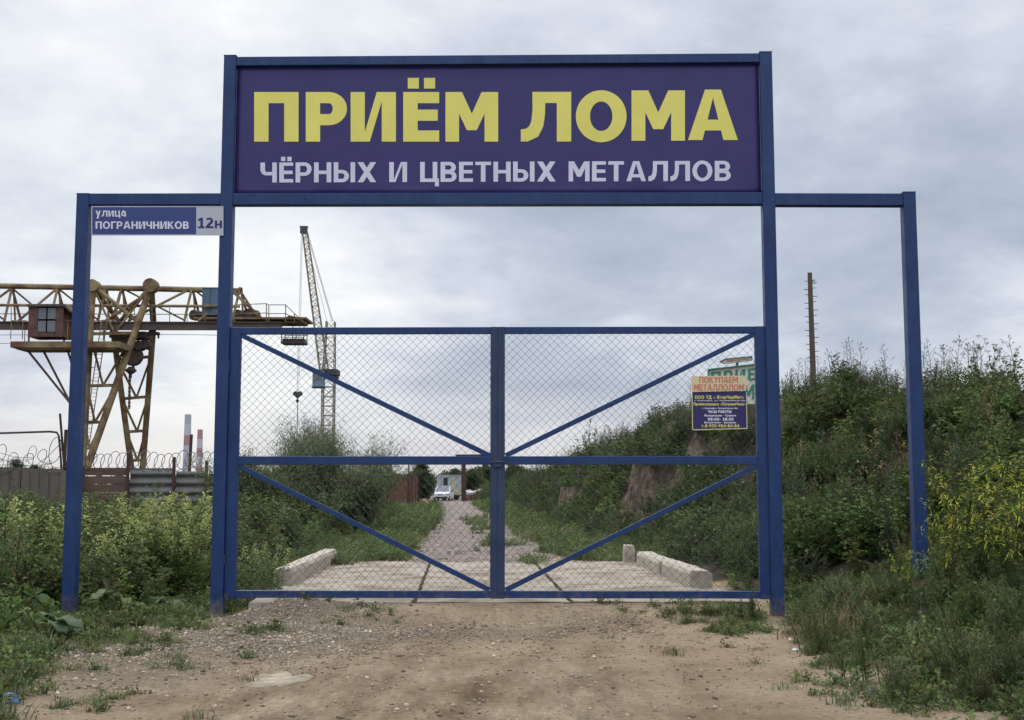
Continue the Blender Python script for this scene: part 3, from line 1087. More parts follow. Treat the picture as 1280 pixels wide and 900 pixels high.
# ------------------------------------------------------------------ gate leaves
def chain_link(u0, u1, z0, z1, half=0.0515, r=0.0031, off=-0.005):
    mb = MB()
    nw = int(math.ceil((u1 - u0) / half)); nr = int(math.ceil((z1 - z0) / half))
    vs, fs = [], []
    for k in range(nw):
        pts = []
        for j in range(nr + 1):
            u = u0 + k * half + (half if (j + k) % 2 else 0)
            z = z0 + j * half
            zs = z + .009 * math.sin(u * 2.1 + 1) * math.sin(math.pi * min(1, max(0, (z - z0) / (z1 - z0)))) + .003 * math.sin(u * 11 + z * 7)
            u += .004 * math.sin(z * 5.3 + u * 3.1)
            z = zs
            pts.append((min(max(u, u0), u1), min(max(z, z0), z1), off + (0.003 if (j + k) % 2 else -0.003)))
        b = len(vs)
        for (u, z, o) in pts:
            for a in (0, 2.094, 4.189):
                vs.append(G(u + r * math.cos(a), z, o + r * math.sin(a)))
        for j in range(len(pts) - 1):
            for a in range(3):
                q0, q1 = b + j * 3 + a, b + j * 3 + (a + 1) % 3
                fs.append((q0, q1, q1 + 3, q0 + 3))
    mb.add(vs, fs)
    return mb


def gate_leaf(pxh, pxc, side, label):
    """pxh: hinge-side stile centre, pxc: meeting stile centre (photo columns used as surveyed widths)"""
    lf = empty('gate_leaf', G(gx_at(pxh, 745), gz_at(pxh, 748)), label, 'gate', 'gate leaves', rz=GROT)
    uh, uc = gx_at(pxh, 600), gx_at(pxc, 600)
    zt, zm, zb = gz_at(620, 413.3), gz_at(620, 575.6), gz_at(620, 743)
    sgn = 1 if uc > uh else -1
    sw, cw = 0.135, 0.0885
    MB().bar(G(uh, zb - 0.05), G(uh, zt + 0.045), sw, 0.075, GN).build('stile', M_BLUE, lf, bevel=0.005)
    MB().bar(G(uc, zb - 0.05), G(uc, zt + 0.045), cw, 0.075, GN).build('stile', M_BLUEOLD, lf, bevel=0.005)
    ua, ub = uh + sgn * sw / 2, uc - sgn * cw / 2
    for z, w in ((zt, 0.085), (zm, 0.105), (zb, 0.088)):
        MB().bar(G(ua, z), G(ub, z), w, 0.07, GN).build('rail', M_BLUE, lf, bevel=0.005)
    for (za, zc) in ((zt - 0.055, zm + 0.06), (zm - 0.065, zb + 0.055)):
        MB().bar(G(ua + sgn * 0.005, za, 0.012), G(ub - sgn * 0.01, zc, 0.012), 0.062, 0.035, GN).build('brace', M_BLUE, lf, bevel=0.003)
    l, r = min(ua, ub), max(ua, ub)
    chain_link(l, r, zm + 0.05, zt - 0.04, off=-0.022).build('mesh_panel', M_WIRE, lf)
    chain_link(l, r, zb + 0.04, zm - 0.05, off=-0.022).build('mesh_panel', M_WIRE, lf)
    for z in (zt - 0.45, zb + 0.42):
        h = MB()
        h.tube([G(uh - sgn * 0.075, z - 0.07, 0.055), G(uh - sgn * 0.075, z + 0.07, 0.055)], 0.018, 10)
        h.build('hinge', M_STEEL, lf)
    return lf, uc, zm, zb


lf1, uc1, zm, zb = gate_leaf(291, 617.6, 1, 'blue mesh gate leaf whose braces fall towards the centre, without any board')
lf2, uc2, _, _ = gate_leaf(953.5, 626.6, -1, 'blue mesh gate leaf carrying the small yellow and navy notice board')
mbx = MB()
mbx.box(G(uc1 + 0.043, zm - 0.02, 0.05), (0.10, 0.03, 0.12), GROT)
mbx.tube([G(uc1 - 0.05, zm - 0.02, 0.07), G(uc1 + 0.14, zm - 0.02, 0.07)], 0.011, 8)
mbx.build('latch', M_STEEL, lf1)

# notice board on the right-hand leaf
def nb(x, y, off):                                        # board is hung a little out of level
    return gp(x + (y - 500) * 0.0, y - (x - 900) * -0.010, off)


board = empty('notice_board', gp(900, 537, 0.05), 'navy and yellow notice with opening hours wired to the mesh gate', 'notice board', rz=GROT)
MB().prism([gp(866, 538, 0.03), gp(934.5, 536, 0.03), gp(933.5, 489, 0.03), gp(865, 489, 0.03)], GN * 0.012).build('hours_panel', M_BOARDN, board)
MB().prism([gp(864.6, 490, 0.046), gp(932.4, 488.6, 0.046), gp(932.0, 469.5, 0.046), gp(864.6, 470.3, 0.046)], GN * 0.008).build('headline_panel', M_BOARDY, board)
flat([[(866, 537.9), (934.4, 536), (934.4, 534.9), (866, 536.7)], [(865.2, 537), (866.3, 537), (865.6, 491), (864.8, 491)], [(933.3, 535), (934.3, 535), (933.4, 490), (932.6, 490)]],
     'border', M_BOARDY, board, lambda x, y, e: gp(x, y, 0.0435 + e))
flat(text_polys('ПОКУПАЕМ', 874, 922.5, 478.6, 470.9, .25, .16, .10) + text_polys('МЕТАЛЛОЛОМ', 867.2, 930, 488.2, 480.3, .25, .16, .09), 'headline', M_RED, board,
     lambda x, y, e: gp(x, y, 0.056 + e))
yl = text_polys('ООО ТД « ВторЧерМет»', 868.5, 930, 498.6, 494.3, .24, .2, .12) + text_polys('Промплощадка «Пограничное»', 867, 932.5, 506.8, 503.2, .26, .22, .12) \
    + text_polys('т.8-950-984-84-84', 877, 924, 534.2, 530.4, .26, .22, .12)
wh = text_polys('г. Красноярск, ул. Пограничников 12н', 868, 931.5, 501.4, 499.9, .2, .2, .14) + text_polys('г. Красноярск, Пограничников 12н', 878, 922, 511.2, 509.2, .22, .2, .14) \
    + text_polys('ЧАСЫ РАБОТЫ:', 885, 915, 516.2, 512.8, .24, .2, .13) + text_polys('Понедельник - Суббота', 880.5, 920, 520.6, 518, .24, .2, .13) \
    + text_polys('08:00- 18:00', 884.8, 917, 525.8, 522.2, .25, .2, .13) + text_polys('Воскресенье - выходной', 880.5, 920, 529.2, 526.8, .24, .2, .13)
flat(yl, 'yellow_lines', M_BYEL, board, lambda x, y, e: gp(x, y, 0.0445 + e))
flat(wh, 'white_lines', M_BWHT, board, lambda x, y, e: gp(x, y, 0.0445 + e))

# ------------------------------------------------------------------ gantry crane behind the fence
def cy(px): return 69.0 + 0.0055 * px                    # the girder recedes slightly to the right


def C(px, py, dy=0.0): return at(px, py, cy(px) + dy)


gc = empty('gantry_crane', at(140, 606, 69.8), 'rusty yellow gantry crane with lattice girder standing behind the fence', 'gantry crane')
g = MB()
XL, XR = -260, 352
g.tube([C(XL, 355.5), C(0, 357.5), C(190, 361), C(300, 363.5)], 0.17, 8)
g.build('top_chord', M_CRANE, gc)
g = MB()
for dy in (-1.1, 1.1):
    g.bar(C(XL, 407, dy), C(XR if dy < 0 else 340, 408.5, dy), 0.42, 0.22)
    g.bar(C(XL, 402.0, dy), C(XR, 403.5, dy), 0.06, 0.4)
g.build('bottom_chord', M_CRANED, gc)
g = MB()
nodes = [-240, -165, -90, -50, 15, 72, 132, 152, 240, 300]
for px in nodes:
    for dy in (-1.1, 1.1):
        g.tube([C(px, 359.5), C(px + (7 if dy > 0 else -6) * 1.6, 401, dy)], 0.075, 6)
    g.tube([C(px + 2, 359.5), C(px + 4, 401)], 0.06, 6)
for a, b in zip(nodes[:-1], nodes[1:]):
    for dy in (-1.1, 1.1):
        if dy < 0: g.tube([C(b, 360), C(a + 8, 401, dy)], 0.075, 6)
        else: g.tube([C(a, 360), C(b - 8, 401, dy)], 0.055, 6)
for px in range(-250, 350, 26):
    g.bar(C(px, 407, -1.1), C(px, 407, 1.1), 0.10, 0.10, Vector((0, 0, 1)))
g.build('lattice', M_CRANE, gc)
g = MB()
g.tube([C(XL, 380, -1.0), C(300, 383, -1.0)], 0.085, 6)
for px in range(-250, 290, 22):
    g.bar(C(px, 381, -1.25), C(px, 402, -1.25), 0.035)
g.tube([C(XL, 391.5, -1.25), C(290, 393, -1.25)], 0.025, 5)
g.build('walkway_rail', M_CRANE, gc)


def lattice_leg(name, tl, tr, bl, br, dyt, dyb, levels, mats, r=0.17, rb=0.07):
    g = MB()
    A0, B0, A1, B1 = C(*tl, dyt), C(*tr, dyt), C(*bl, dyb), C(*br, dyb)
    g.tube([A0, A1], r, 8); g.tube([B0, B1], r, 8)
    ts = [0.0] + levels
    for i, t in enumerate(levels):
        g.bar(A0.lerp(A1, t), B0.lerp(B1, t), 0.17, 0.14)
        p, q = ts[i], t
        m = (p + q) / 2
        mid = A0.lerp(A1, q).lerp(B0.lerp(B1, q), 0.55)
        g.tube([A0.lerp(A1, p), mid], rb, 6)
        g.tube([B0.lerp(B1, p), mid], rb, 6)
    return g.build(name, mats, gc)


# front leg: wide at the girder, narrow at the rail; rear leg the same beyond the hoist
lattice_leg('leg', (116, 358), (189, 357), (103, 584), (109, 584), -1.0, -2.6, [0.27, 0.56, 0.76, 0.9], M_CRANE, 0.20)
lattice_leg('leg', (141, 410), (192, 405), (165, 590), (178, 590), 1.2, 2.4, [0.22, 0.49, 0.72, 0.92], M_CRANE, 0.18)
g = MB()
g.tube([C(189, 357, -1), C(141, 412, 1.0)], 0.12, 6); g.tube([C(189, 358, -1), C(192, 408, 1)], 0.2, 6)
g.tube([C(117, 358, -1), C(150, 404, 1.0)], 0.14, 6); g.tube([C(117, 358, -1), C(172, 402, -1.1)], 0.12, 6)
g.tube([C(178, 371, -1), C(128, 404, -1.1)], 0.10, 6)
g.lathe(C(189, 357.5, -1.15), [(0.0, -.3), (0.42, -.3), (0.42, .3), (0.0, .3)], 14, (0, 1, 0))
g.lathe(C(117, 357.5, -1.15), [(0.0, -.3), (0.36, -.3), (0.36, .3), (0.0, .3)], 14, (0, 1, 0))
g.build('leg_head', M_CRANE, gc)
# bogies under the legs
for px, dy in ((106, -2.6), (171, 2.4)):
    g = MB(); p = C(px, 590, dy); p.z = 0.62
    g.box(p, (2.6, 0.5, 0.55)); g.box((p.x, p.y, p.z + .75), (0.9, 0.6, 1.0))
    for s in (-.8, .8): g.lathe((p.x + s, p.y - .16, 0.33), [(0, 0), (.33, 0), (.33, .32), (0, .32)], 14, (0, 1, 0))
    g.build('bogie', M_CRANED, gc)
# ladder on the front leg
g = MB()
a0, a1, b0, b1 = C(133, 408, -1.9), C(104, 560, -2.5), C(127, 408, -1.9), C(98, 560, -2.5)
a0, b0, a1, b1 = C(134, 400, -1.9), C(127, 400, -1.9), C(111, 560, -2.5), C(104, 560, -2.5)
g.tube([a0, a1], 0.03, 5); g.tube([b0, b1], 0.03, 5)
for i in range(34):
    t = i / 33
    g.tube([a0.lerp(a1, t), b0.lerp(b1, t)], 0.016, 4)
for i in range(9):
    t = 0.08 + i / 10
    m = a0.lerp(a1, t).lerp(b0.lerp(b1, t), .5)
    g.tube([a0.lerp(a1, t), m + Vector((0.25, -0.45, 0)), m + Vector((-0.25, -0.45, 0)), b0.lerp(b1, t)], 0.014, 4)
g.build('ladder', M_CRANE, gc)
# operator's cab on its hanging platform
pl_ = MB()
pl_.box((C(89, 433, -2.2) + Vector((0, 0, 0))), (6.05, 2.0, 0.34))
pl_.box((C(89, 437.5, -2.2)), (5.5, 1.7, 0.12))
pl_.build('cab_platform', M_CRANE, gc)
cabp = C(64, 404, -2.2)
cb = MB()
w_, d_, h_ = 1.95, 1.6, 1.75
x0, x1 = cabp.x - w_ / 2, cabp.x + w_ / 2
y0, y1 = cabp.y - d_ / 2, cabp.y + d_ / 2
z0 = C(64, 423, -2.2).z; z1 = C(64, 386, -2.2).z
cb.box(((x0 + .25), (y0 + y1) / 2, (z0 + z1) / 2), (0.5, d_, z1 - z0))
cb.box(((x1 - .22), (y0 + y1) / 2, (z0 + z1) / 2), (0.44, d_, z1 - z0))
cb.box(((x0 + x1) / 2, y1 - .05, (z0 + z1) / 2), (w_ - .96, 0.1, z1 - z0 - .01))
cb.box(((x0 + x1) / 2, y0 + .06, z0 + .12), (w_ - .95, 0.1, .24))
cab = cb.build('cab', M_CRANER, gc)
cb = MB(); cb.prism([(x0 - .1, y0 - .15, z1), (x1 + .05, y0 - .15, z1), (x1 + .45, y0 - .15, z1 - .35), (x1 + .45, y0 - .15, z1 - .25), (x1 + .1, y0 - .15, z1 + .14), (x0 - .1, y0 - .15, z1 + .12)], (0, d_ + .3, 0))
cb.build('roof', M_CRANED, cab)
for k in range(2):
    for r_ in range(2):
        wx = x0 + .5 + .53 * k; wz = z0 + .26 + .72 * r_
        cb = MB(); cb.box((wx + .24, y0 + .07, wz + .33), (.45, .04, .62)); cb.build('window', M_GLASS, cab)
g = MB()
pz = C(89, 427, -2.2).z
for xx, yy in ((cabp.x - 1.85, -1), (cabp.x - 1.2, -1), (cabp.x - 1.85, 1)):
    g.tube([(xx, cabp.y + yy * .95, pz), (xx, cabp.y + yy * .95, pz + 1.05)], 0.025, 5)
g.tube([(cabp.x - 1.85, cabp.y - .95, pz + 1.05), (cabp.x - 1.0, cabp.y - .95, pz + 1.05)], .025, 5)
g.tube([(cabp.x - 1.85, cabp.y - .95, pz + 1.05), (cabp.x - 1.85, cabp.y + .95, pz + 1.05)], .025, 5)
g.build('cab_rail', M_CRANE, gc)
g = MB()
for xx in (1.3, 2.0, 2.7): g.tube([(cabp.x + xx, cabp.y - .95, pz), (cabp.x + xx, cabp.y - .95, pz + 1.05)], .025, 5)
g.tube([(cabp.x + 1.2, cabp.y - .95, pz + 1.05), (cabp.x + 4.0, cabp.y - .95, pz + 1.05)], .025, 5)
g.build('cab_rail', M_CRANE, gc)
g = MB()
for px, bx, by in ((33, 87, 503), (53, 88, 504), (84, 95, 472)):
    g.tube([C(px, 436, -2.2), C(bx, by, -2.2)], 0.065, 6)
for px in (36, 80, 130): g.tube([C(px, 428, -2.2), C(px, 409, -1.1)], 0.06, 6)
g.build('platform_brace', M_CRANED, gc)
# trolley, pulley block, hook and chain
g = MB()
g.box(C(164, 420, 0), (2.1, 1.5, 0.35)); g.box(C(155, 426, 0), (0.9, 1.2, .5))
for px, py in ((150, 428), (163, 431), (172, 431.5), (180, 430)): g.lathe(C(px, py, -.5), [(0, 0), (.26, 0), (.30, .1), (.26, .9), (0, .9)], 12, (0, 1, 0))
g.box(C(185, 417, -.3), (1.3, .4, .16)); g.tube([C(198, 417, -.3), C(198, 423, -.3)], .06, 6)
g.build('trolley', M_CRANED, gc)
g = MB()
g.lathe(C(164, 444.5, -.3), [(0, 0), (.52, 0), (.58, .08), (.52, .16), (.58, .24), (.58, .5), (.52, .58), (0, .58)], 20, (0, 1, 0))
for s in (-.3, 0, .3): g.tube([C(161 + s * 12, 432, 0), C(163 + s * 12, 441, 0)], .02, 4)
g.tube([C(164, 452, 0), C(164, 456, 0)], .1, 6)
hp_ = [C(164, 456, 0) + Vector((.16 * math.sin(a), 0, -.2 + .2 * math.cos(a))) for a in [i * .45 for i in range(11)]]
g.tube(hp_, .06, 6)
g.lathe(C(163.4, 468, 0), [(0, 0), (.12, .02), (.34, .2), (.34, .26), (.12, .45), (0, .45)], 12)
g.tube([C(163, 466, 0), C(162.7, 473, 0)], .1, 6)
g.build('hook_block', M_CRANED, gc)
g = MB()
for i in range(17):
    p = C(162.2 - .05 * i, 473.5 + 2.3 * i, 0)
    g.box(p, (.15 if i % 2 else .07, .07 if i % 2 else .15, .13))
g.build('chain', M_CRANE, gc)
# cabinet, end platform, machinery
cx0 = C(265, 378, -.5)
g = MB(); g.box(cx0, (0.95, .9, 1.65)); cabn = g.build('cabinet', M_CRANEB, gc, bevel=.02)
g = MB(); g.box(cx0 + Vector((0, -.46, 0)), (.03, .02, 1.5)); g.box(cx0 + Vector((0, -.46, .8)), (.97, .03, .04)); g.build('cabinet_door_edge', M_CRANED, cabn)
g = MB(); g.box(C(318, 401, 0), (6.6, 2.4, .12)); g.box(C(338, 404.5, 0), (4.2, 1.6, .12)); g.build('end_platform', M_CRANE, gc)
g = MB()
rails = [(293, 381), (333, 379.5), (336, 381), (357, 381), (368, 392), (383, 405)]
for yy in (-1.5, 1.4):
    g = MB()
    for px, py in rails[:5]: g.tube([C(px, py, yy), C(px, 402, yy)], .03, 5)
    for f in (0, .5):
        g.tube([C(px, py + (403 - py) * f, yy) for px, py in rails], .026, 5)
    g.build('end_rail', M_CRANE, gc)
for px, py, r_, l in ((317, 393, .36, .8), (302, 393, .3, .6), (247, 393.5, .30, .6), (367, 400.5, .30, .5)):
    g = MB(); g.lathe(C(px, py, -.4) - Vector((l / 2, 0, 0)), [(0, 0), (r_, 0), (r_ * 1.05, .1), (r_, .2), (r_, l), (0, l)], 14, (.6, 1, 0)).build('motor', M_CRANED, gc)
g = MB()
g.bar(C(290, 363.5, -.5), C(326, 397, -.5), .17, .14); g.bar(C(288, 366, -.5), C(303, 366.5, -.5), .14); g.bar(C(300, 363, .5), C(322, 397, .5), .12)
g.build('end_stay', M_CRANE, gc)
g = MB()
bc = C(368, 424, 0)
g.box(bc + Vector((0, 0, -.25)), (1.4, 1.2, .12)); g.box(bc + Vector((0, 0, -.1)), (1.25, 1.0, .16))
for sx in (-.66, 0, .66):
    for sy in (-.55, .55): g.tube([bc + Vector((sx, sy, -.25)), bc + Vector((sx, sy, .75))], .03, 5)
for sy in (-.55, .55):
    for zz_ in (.05, .3): g.tube([bc + Vector((-.66, sy, zz_)), bc + Vector((.66, sy, zz_))], .025, 5)
g.build('end_basket', M_CRANED, gc)

# feed cables strung along the crane's runway
cbm = MB()
for k, (y_, z0) in enumerate(((74.5, 417.5), (74.9, 430))):
    pts = [at(-300 + 60 * i, z0 + (2.0 if k == 0 else -1) * math.sin(i * .5) + (-.02 * (i * 60 - 300) if k else .012 * (i * 60 - 300)), y_) for i in range(11 if k == 0 else 7)]
    cbm.tube(pts, .02, 4)
tag(cbm.build('overhead_cable', M_BLACK), 'thin dark overhead cables strung past the gantry crane', 'cable')

# ------------------------------------------------------------------ tower crane
TY = 110.0
tcx = empty('tower_crane', at(409, 612, TY), 'slender lattice tower crane with raised jib and pale blue cab behind the bushes', 'tower crane')


def mast(A, B, wA, wB, n, r, rb, depth=True):
    """four-legged lattice from A to B"""
    g = MB()
    A, B = Vector(A), Vector(B)
    ax = (B - A).normalized()
    s = ax.cross(Vector((0, 1, 0))).normalized()
    t = Vector((0, 1, 0))
    cs = [(-1, -1), (1, -1), (1, 1), (-1, 1)]
    P = lambda i, k: A.lerp(B, k / n) + (s * cs[i][0] + t * cs[i][1]) * ((wA + (wB - wA) * k / n) / 2)
    for i in range(4): g.tube([P(i, 0), P(i, n)], r, 4)
    for k in range(n):
        for i in range(4):
            j = (i + 1) % 4
            g.tube([P(i, k), P(j, k)], rb, 3)
            g.tube([P(i, k), P(j, k + 1)] if k % 2 else [P(j, k), P(i, k + 1)], rb, 3)
    return g


base_ = at(409, 612, TY); base_.z = 0
mast(base_, at(411, 460, TY), 1.05, 1.05, 14, .075, .035).build('mast', M_TOWER, tcx)
mast(at(411.5, 462, TY), at(413.5, 402, TY + .3), 1.0, .75, 6, .06, .03).build('upper_mast', M_TOWER, tcx)
mast(at(405, 462, TY - 1.2), at(381, 290, TY - 1.2), .75, .42, 24, .055, .028).build('jib', M_TOWER, tcx)
g = MB(); tip = at(380.5, 288, TY - 1.2)
g.box(tip + Vector((-.05, 0, 0)), (.62, .5, .55)); g.box(tip + Vector((-.05, 0, .33)), (.75, .3, .12)); g.build('jib_head', M_TOWERD, tcx)
g = MB(); g.box(at(410, 466, TY), (2.0, 1.7, .5)); g.box(at(416.5, 470, TY), (.9, 1.3, .5)); g.build('slewing_ring', M_TOWERD, tcx)
g = MB(); cp_ = at(398.5, 474, TY - 1.3); g.box(cp_, (1.0, 1.0, 1.4)); tcab = g.build('cab', M_PALEBLUE, tcx, bevel=.03)
g = MB(); g.box(cp_ + Vector((-.02, -.51, .2)), (.7, .02, .7)); g.build('window', M_GLASS, tcab)
g = MB(); g.box(cp_ + Vector((0, 0, -.75)), (1.1, 1.2, .1)); g.build('floor_plate', M_TOWERD, tcab)
g = MB()
for dx in (0, 1.3): g.tube([at(383 + dx, 289, TY - 1.2), at(415 + dx, 402, TY + .3)], .022, 4)
g.tube([at(381, 291, TY - 1.2), at(413, 418, TY)], .018, 4)
g.tube([at(382, 320, TY - 1.2), at(378, 287, TY - 1.2)], .018, 4)
g.build('stay_rope', M_RAZOR, tcx)
g = MB()
for dx, e in ((-1.6, -2.4), (-.2, -1.3), (1.6, .6)): g.tube([at(377.5 + dx * .6, 290, TY - 1.2), at(373 + e * .8, 492, TY - 1.2)], .014, 4)
g.build('hoist_rope', M_RAZOR, tcx)
g = MB(); hb = at(372.2, 493.5, TY - 1.2)
for s in (-.2, .2): g.lathe(hb + Vector((s - .0, -.12, .1)), [(0, 0), (.22, 0), (.24, .12), (.22, .24), (0, .24)], 12, (0, 1, 0))
g.prism([hb + Vector((-.36, -.1, .05)), hb + Vector((.36, -.1, .05)), hb + Vector((.06, -.1, -.32)), hb + Vector((-.06, -.1, -.32))], (0, .2, 0))
g.lathe(hb + Vector((-.02, 0, -.75)), [(0, 0), (.14, .1), (.14, .28), (0, .4)], 8)
g.tube([hb + Vector((0, 0, -.7)), at(371, 556, TY - 1.2)], .035, 5)
g.build('hook_block', M_TOWERD, tcx)

# ------------------------------------------------------------------ fence in front of the crane yard
FY = 40.0
fx = lambda px: (px - 640) / 1500 * FY * 1.0047
fz = lambda py: at(200, py, FY).z
cf = empty('concrete_fence', (fx(20), FY, 0), 'grey concrete panel fence behind the weeds at the far left', 'fence')
for k in range(6):
    x0, x1 = fx(-330 + k * 72.5), fx(-330 + (k + 1) * 72.5) - .03
    g = MB(); zt = fz(584.5) + .03 * math.sin(k * 2.1)
    g.prism([(x0, FY, -.1), (x1, FY, -.1), (x1, FY, zt - .02), (x0, FY, zt)], (0, .14, 0))
    for q in range(6): g.box((x0 + (q + .5) * (x1 - x0) / 6, FY - .012, zt / 2 - .05), (.22, .03, zt - .15))
    g.build('panel', M_FCON, cf)
sf = empty('sheet_metal_fence', (fx(190), FY + .4, 0), 'rusty board and corrugated grey sheet fence in front of the crane', 'fence')
g = MB(); zt = fz(583.5)
nb_ = 8
for k in range(nb_):
    za, zb_ = -.05 + (zt + .05) * k / nb_, -.05 + (zt + .05) * (k + 1) / nb_ - .025
    g.box(((fx(103) + fx(159)) / 2, FY + .4 + .012 * (k % 2), (za + zb_) / 2), (fx(159) - fx(103), .05, zb_ - za))
g.build('board_panel', M_FWOOD, sf)


def corrugated(x0, x1, zb_, zt, y, pitch=.30):
    g = MB()
    n = int((zt - zb_) / pitch * 8)
    vs, fs = [], []
    for i in range(n + 1):
        z = zb_ + (zt - zb_) * i / n
        yy = y + .045 * math.sin(2 * math.pi * (z - zb_) / pitch)
        vs += [(x0, yy, z), (x1, yy, z), (x0, yy + .01, z), (x1, yy + .01, z)]
    for i in range(n):
        b = i * 4
        fs += [(b, b + 1, b + 5, b + 4), (b + 2, b + 6, b + 7, b + 3), (b, b + 4, b + 6, b + 2), (b + 1, b + 3, b + 7, b + 5)]
    g.add(vs, fs)
    return g


corrugated(fx(162), fx(217), -.05, fz(585), FY + .45).build('corrugated_sheet', M_FGREY, sf)
corrugated(fx(219.5), fx(258), -.05, fz(589), FY + .47).build('corrugated_sheet', M_FGREY, sf)
corrugated(fx(260), fx(330), -.05, fz(592), FY + .49).build('corrugated_sheet', M_FGREY, sf)
for px, top in ((101.5, 570), (160.5, 566), (218, 571), (258.5, 576), (300, 576)):
    g = MB(); g.bar((fx(px), FY + .3, -.2), (fx(px), FY + .3, fz(top)), .09, .09); g.build('fence_post', M_RUSTD, sf)


def coil(x0, x1, zc, r, loops, y, wob, seed):
    rnd = random.Random(seed)
    pts = []
    n = int(loops * 14)
    ph = [rnd.uniform(0, 6) for _ in range(6)]
    for i in range(n + 1):
        t = i / n
        a = t * loops * 2 * math.pi
        rr = r * (1 + wob * math.sin(t * 31 + ph[0]) + wob * math.sin(t * 57 + ph[1]))
        pts.append((x0 + (x1 - x0) * t + .20 * math.sin(a + 1.2), y + rr * .6 * math.cos(a), zc + wob * .4 * math.sin(t * 17 + ph[2]) + rr * math.sin(a)))
    return pts


g = MB(); g.tube(coil(fx(100), fx(300), fz(576), .30, 21, FY + .45, .10, 3), .012, 4)
for k in range(90):
    pass
tag(g.build('razor_wire', M_RAZOR), 'coil of razor wire along the top of the sheet metal fence', 'razor wire')
g = MB(); g.tube(coil(fx(-120), fx(84), fz(574), .36, 12, FY + .1, .35, 5), .012, 4)
g.tube(coil(fx(-100), fx(80), fz(579), .2, 9, FY - .1, .5, 8), .010, 4)
for (a, b) in (((0, 566), (40, 572)), ((40, 585), (78, 552)), ((0, 574), (62, 583))):
    p, q = at(*a, FY), at(*b, FY)
    g.tube([p, p.lerp(q, .5) + Vector((0, 0, -.08)), q], .011, 4)
tag(g.build('razor_wire', M_RAZOR), 'tangled loose razor wire above the concrete fence', 'razor wire')
g = MB(); g.tube([at(-160, 545, FY + .2), at(0, 541.5, FY + .2), at(62, 539.5, FY + .2), at(71, 540.5, FY + .2), at(73.5, 545, FY + .2), at(76, 572, FY + .2), at(77, 592, FY + .2)], .035, 7)
tag(g.build('bent_pipe', M_RUSTD), 'thin bent pipe arching over the tangled wire', 'pipe')
g = MB(); g.bar((fx(81.8), FY + .2, -.2), at(82.5, 537, FY + .2), .09, .07); g.bar(at(81, 582, FY + .1), at(89, 582, FY + .1), .3, .2)
tag(g.build('fence_stake', M_RUSTD), 'short dark upright stake at the end of the concrete fence', 'post')
g = MB(); g.bar(at(81, 592, FY + .35), at(75, 517, FY + .35), .06, .06); tag(g.build('fence_stake', M_RUSTD), 'thin dark stake leaning to one side next to the bent pipe', 'post')
g = MB(); g.bar(at(236, 606, 46), at(239.3, 543, 46), .10, .08); tag(g.build('thin_post', M_RUSTD), 'thin dark post between the two striped chimneys', 'post')

# ------------------------------------------------------------------ power station chimneys
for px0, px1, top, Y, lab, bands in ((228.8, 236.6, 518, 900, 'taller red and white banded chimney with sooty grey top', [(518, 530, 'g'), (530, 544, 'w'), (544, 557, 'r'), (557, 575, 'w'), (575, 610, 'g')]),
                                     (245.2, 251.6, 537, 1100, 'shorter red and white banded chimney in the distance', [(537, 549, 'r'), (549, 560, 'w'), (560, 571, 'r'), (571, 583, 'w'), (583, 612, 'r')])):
    pc = (px0 + px1) / 2
    b = at(pc, 606, Y)
    ch = empty('chimney', (b.x, Y, 0), lab, 'chimney', 'power station chimneys')
    rt = (px1 - px0) / 2 / 1500 * Y
    zt = at(pc, top, Y).z
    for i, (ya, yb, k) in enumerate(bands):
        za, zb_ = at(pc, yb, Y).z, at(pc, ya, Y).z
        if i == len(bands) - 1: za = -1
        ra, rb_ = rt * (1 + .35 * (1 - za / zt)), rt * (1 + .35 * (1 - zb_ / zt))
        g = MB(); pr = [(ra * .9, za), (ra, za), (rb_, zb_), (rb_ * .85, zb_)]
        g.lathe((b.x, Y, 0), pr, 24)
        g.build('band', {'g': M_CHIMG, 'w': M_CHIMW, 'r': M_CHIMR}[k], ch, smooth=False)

# ------------------------------------------------------------------ yard at the end of the road
# rusty container
cA, cB, cC = at(484, 633, 92), at(510.5, 634.5, 84), at(522.5, 631.5, 90)
for p in (cA, cB, cC): p.z = h1(p.x, p.y)
ct = empty('shipping_container', cB, 'rust red corrugated container half hidden behind the round bush', 'container')


def corr_wall(A, B, h, n, d, cap=True):
    """corrugated wall from A to B"""
    g = MB()
    dirv = (B - A); nrm = dirv.cross(Vector((0, 0, 1))).normalized()
    pts = []
    for i in range(n):
        for f, o in ((0, 0), (.35, 0), (.5, d), (.85, d)): pts.append(A + dirv * ((i + f) / n) + nrm * o)
    pts.append(B)
    vs, fs = [], []
    for p in pts: vs += [tuple(p), tuple(p + Vector((0, 0, h)))]
    for i in range(len(pts) - 1): fs.append((2 * i, 2 * i + 2, 2 * i + 3, 2 * i + 1))
    return g.add(vs, fs)


hC = 2.35
cD = cA + (cC - cB)
corr_wall(cB, cA, hC, 14, .05).build('side_wall', M_RUST, ct)
corr_wall(cC, cD, hC, 14, .05).build('side_wall', M_RUST, ct)
corr_wall(cA, cD, hC, 6, .05).build('end_wall', M_RUST, ct)
dw = (cC - cB)
for k in range(2):
    p, q = cB + dw * (.03 + .48 * k), cB + dw * (.49 + .48 * k)
    dd = MB(); dd.bar(p.lerp(q, .5) + Vector((0, 0, .12)), p.lerp(q, .5) + Vector((0, 0, hC - .12)), (q - p).length, .06, (dw.cross(Vector((0, 0, 1)))).normalized())
    dob = dd.build('door', M_RUST, ct)
    nn = dw.cross(Vector((0, 0, 1))).normalized()
    if nn.y > 0: nn = -nn
    for f in (.3, .7):
        dd = MB(); dd.tube([p.lerp(q, f) + nn * .06 + Vector((0, 0, .15)), p.lerp(q, f) + nn * .06 + Vector((0, 0, hC - .15))], .025, 5)
        dd.build('locking_bar', M_RUSTD, dob)
g = MB()
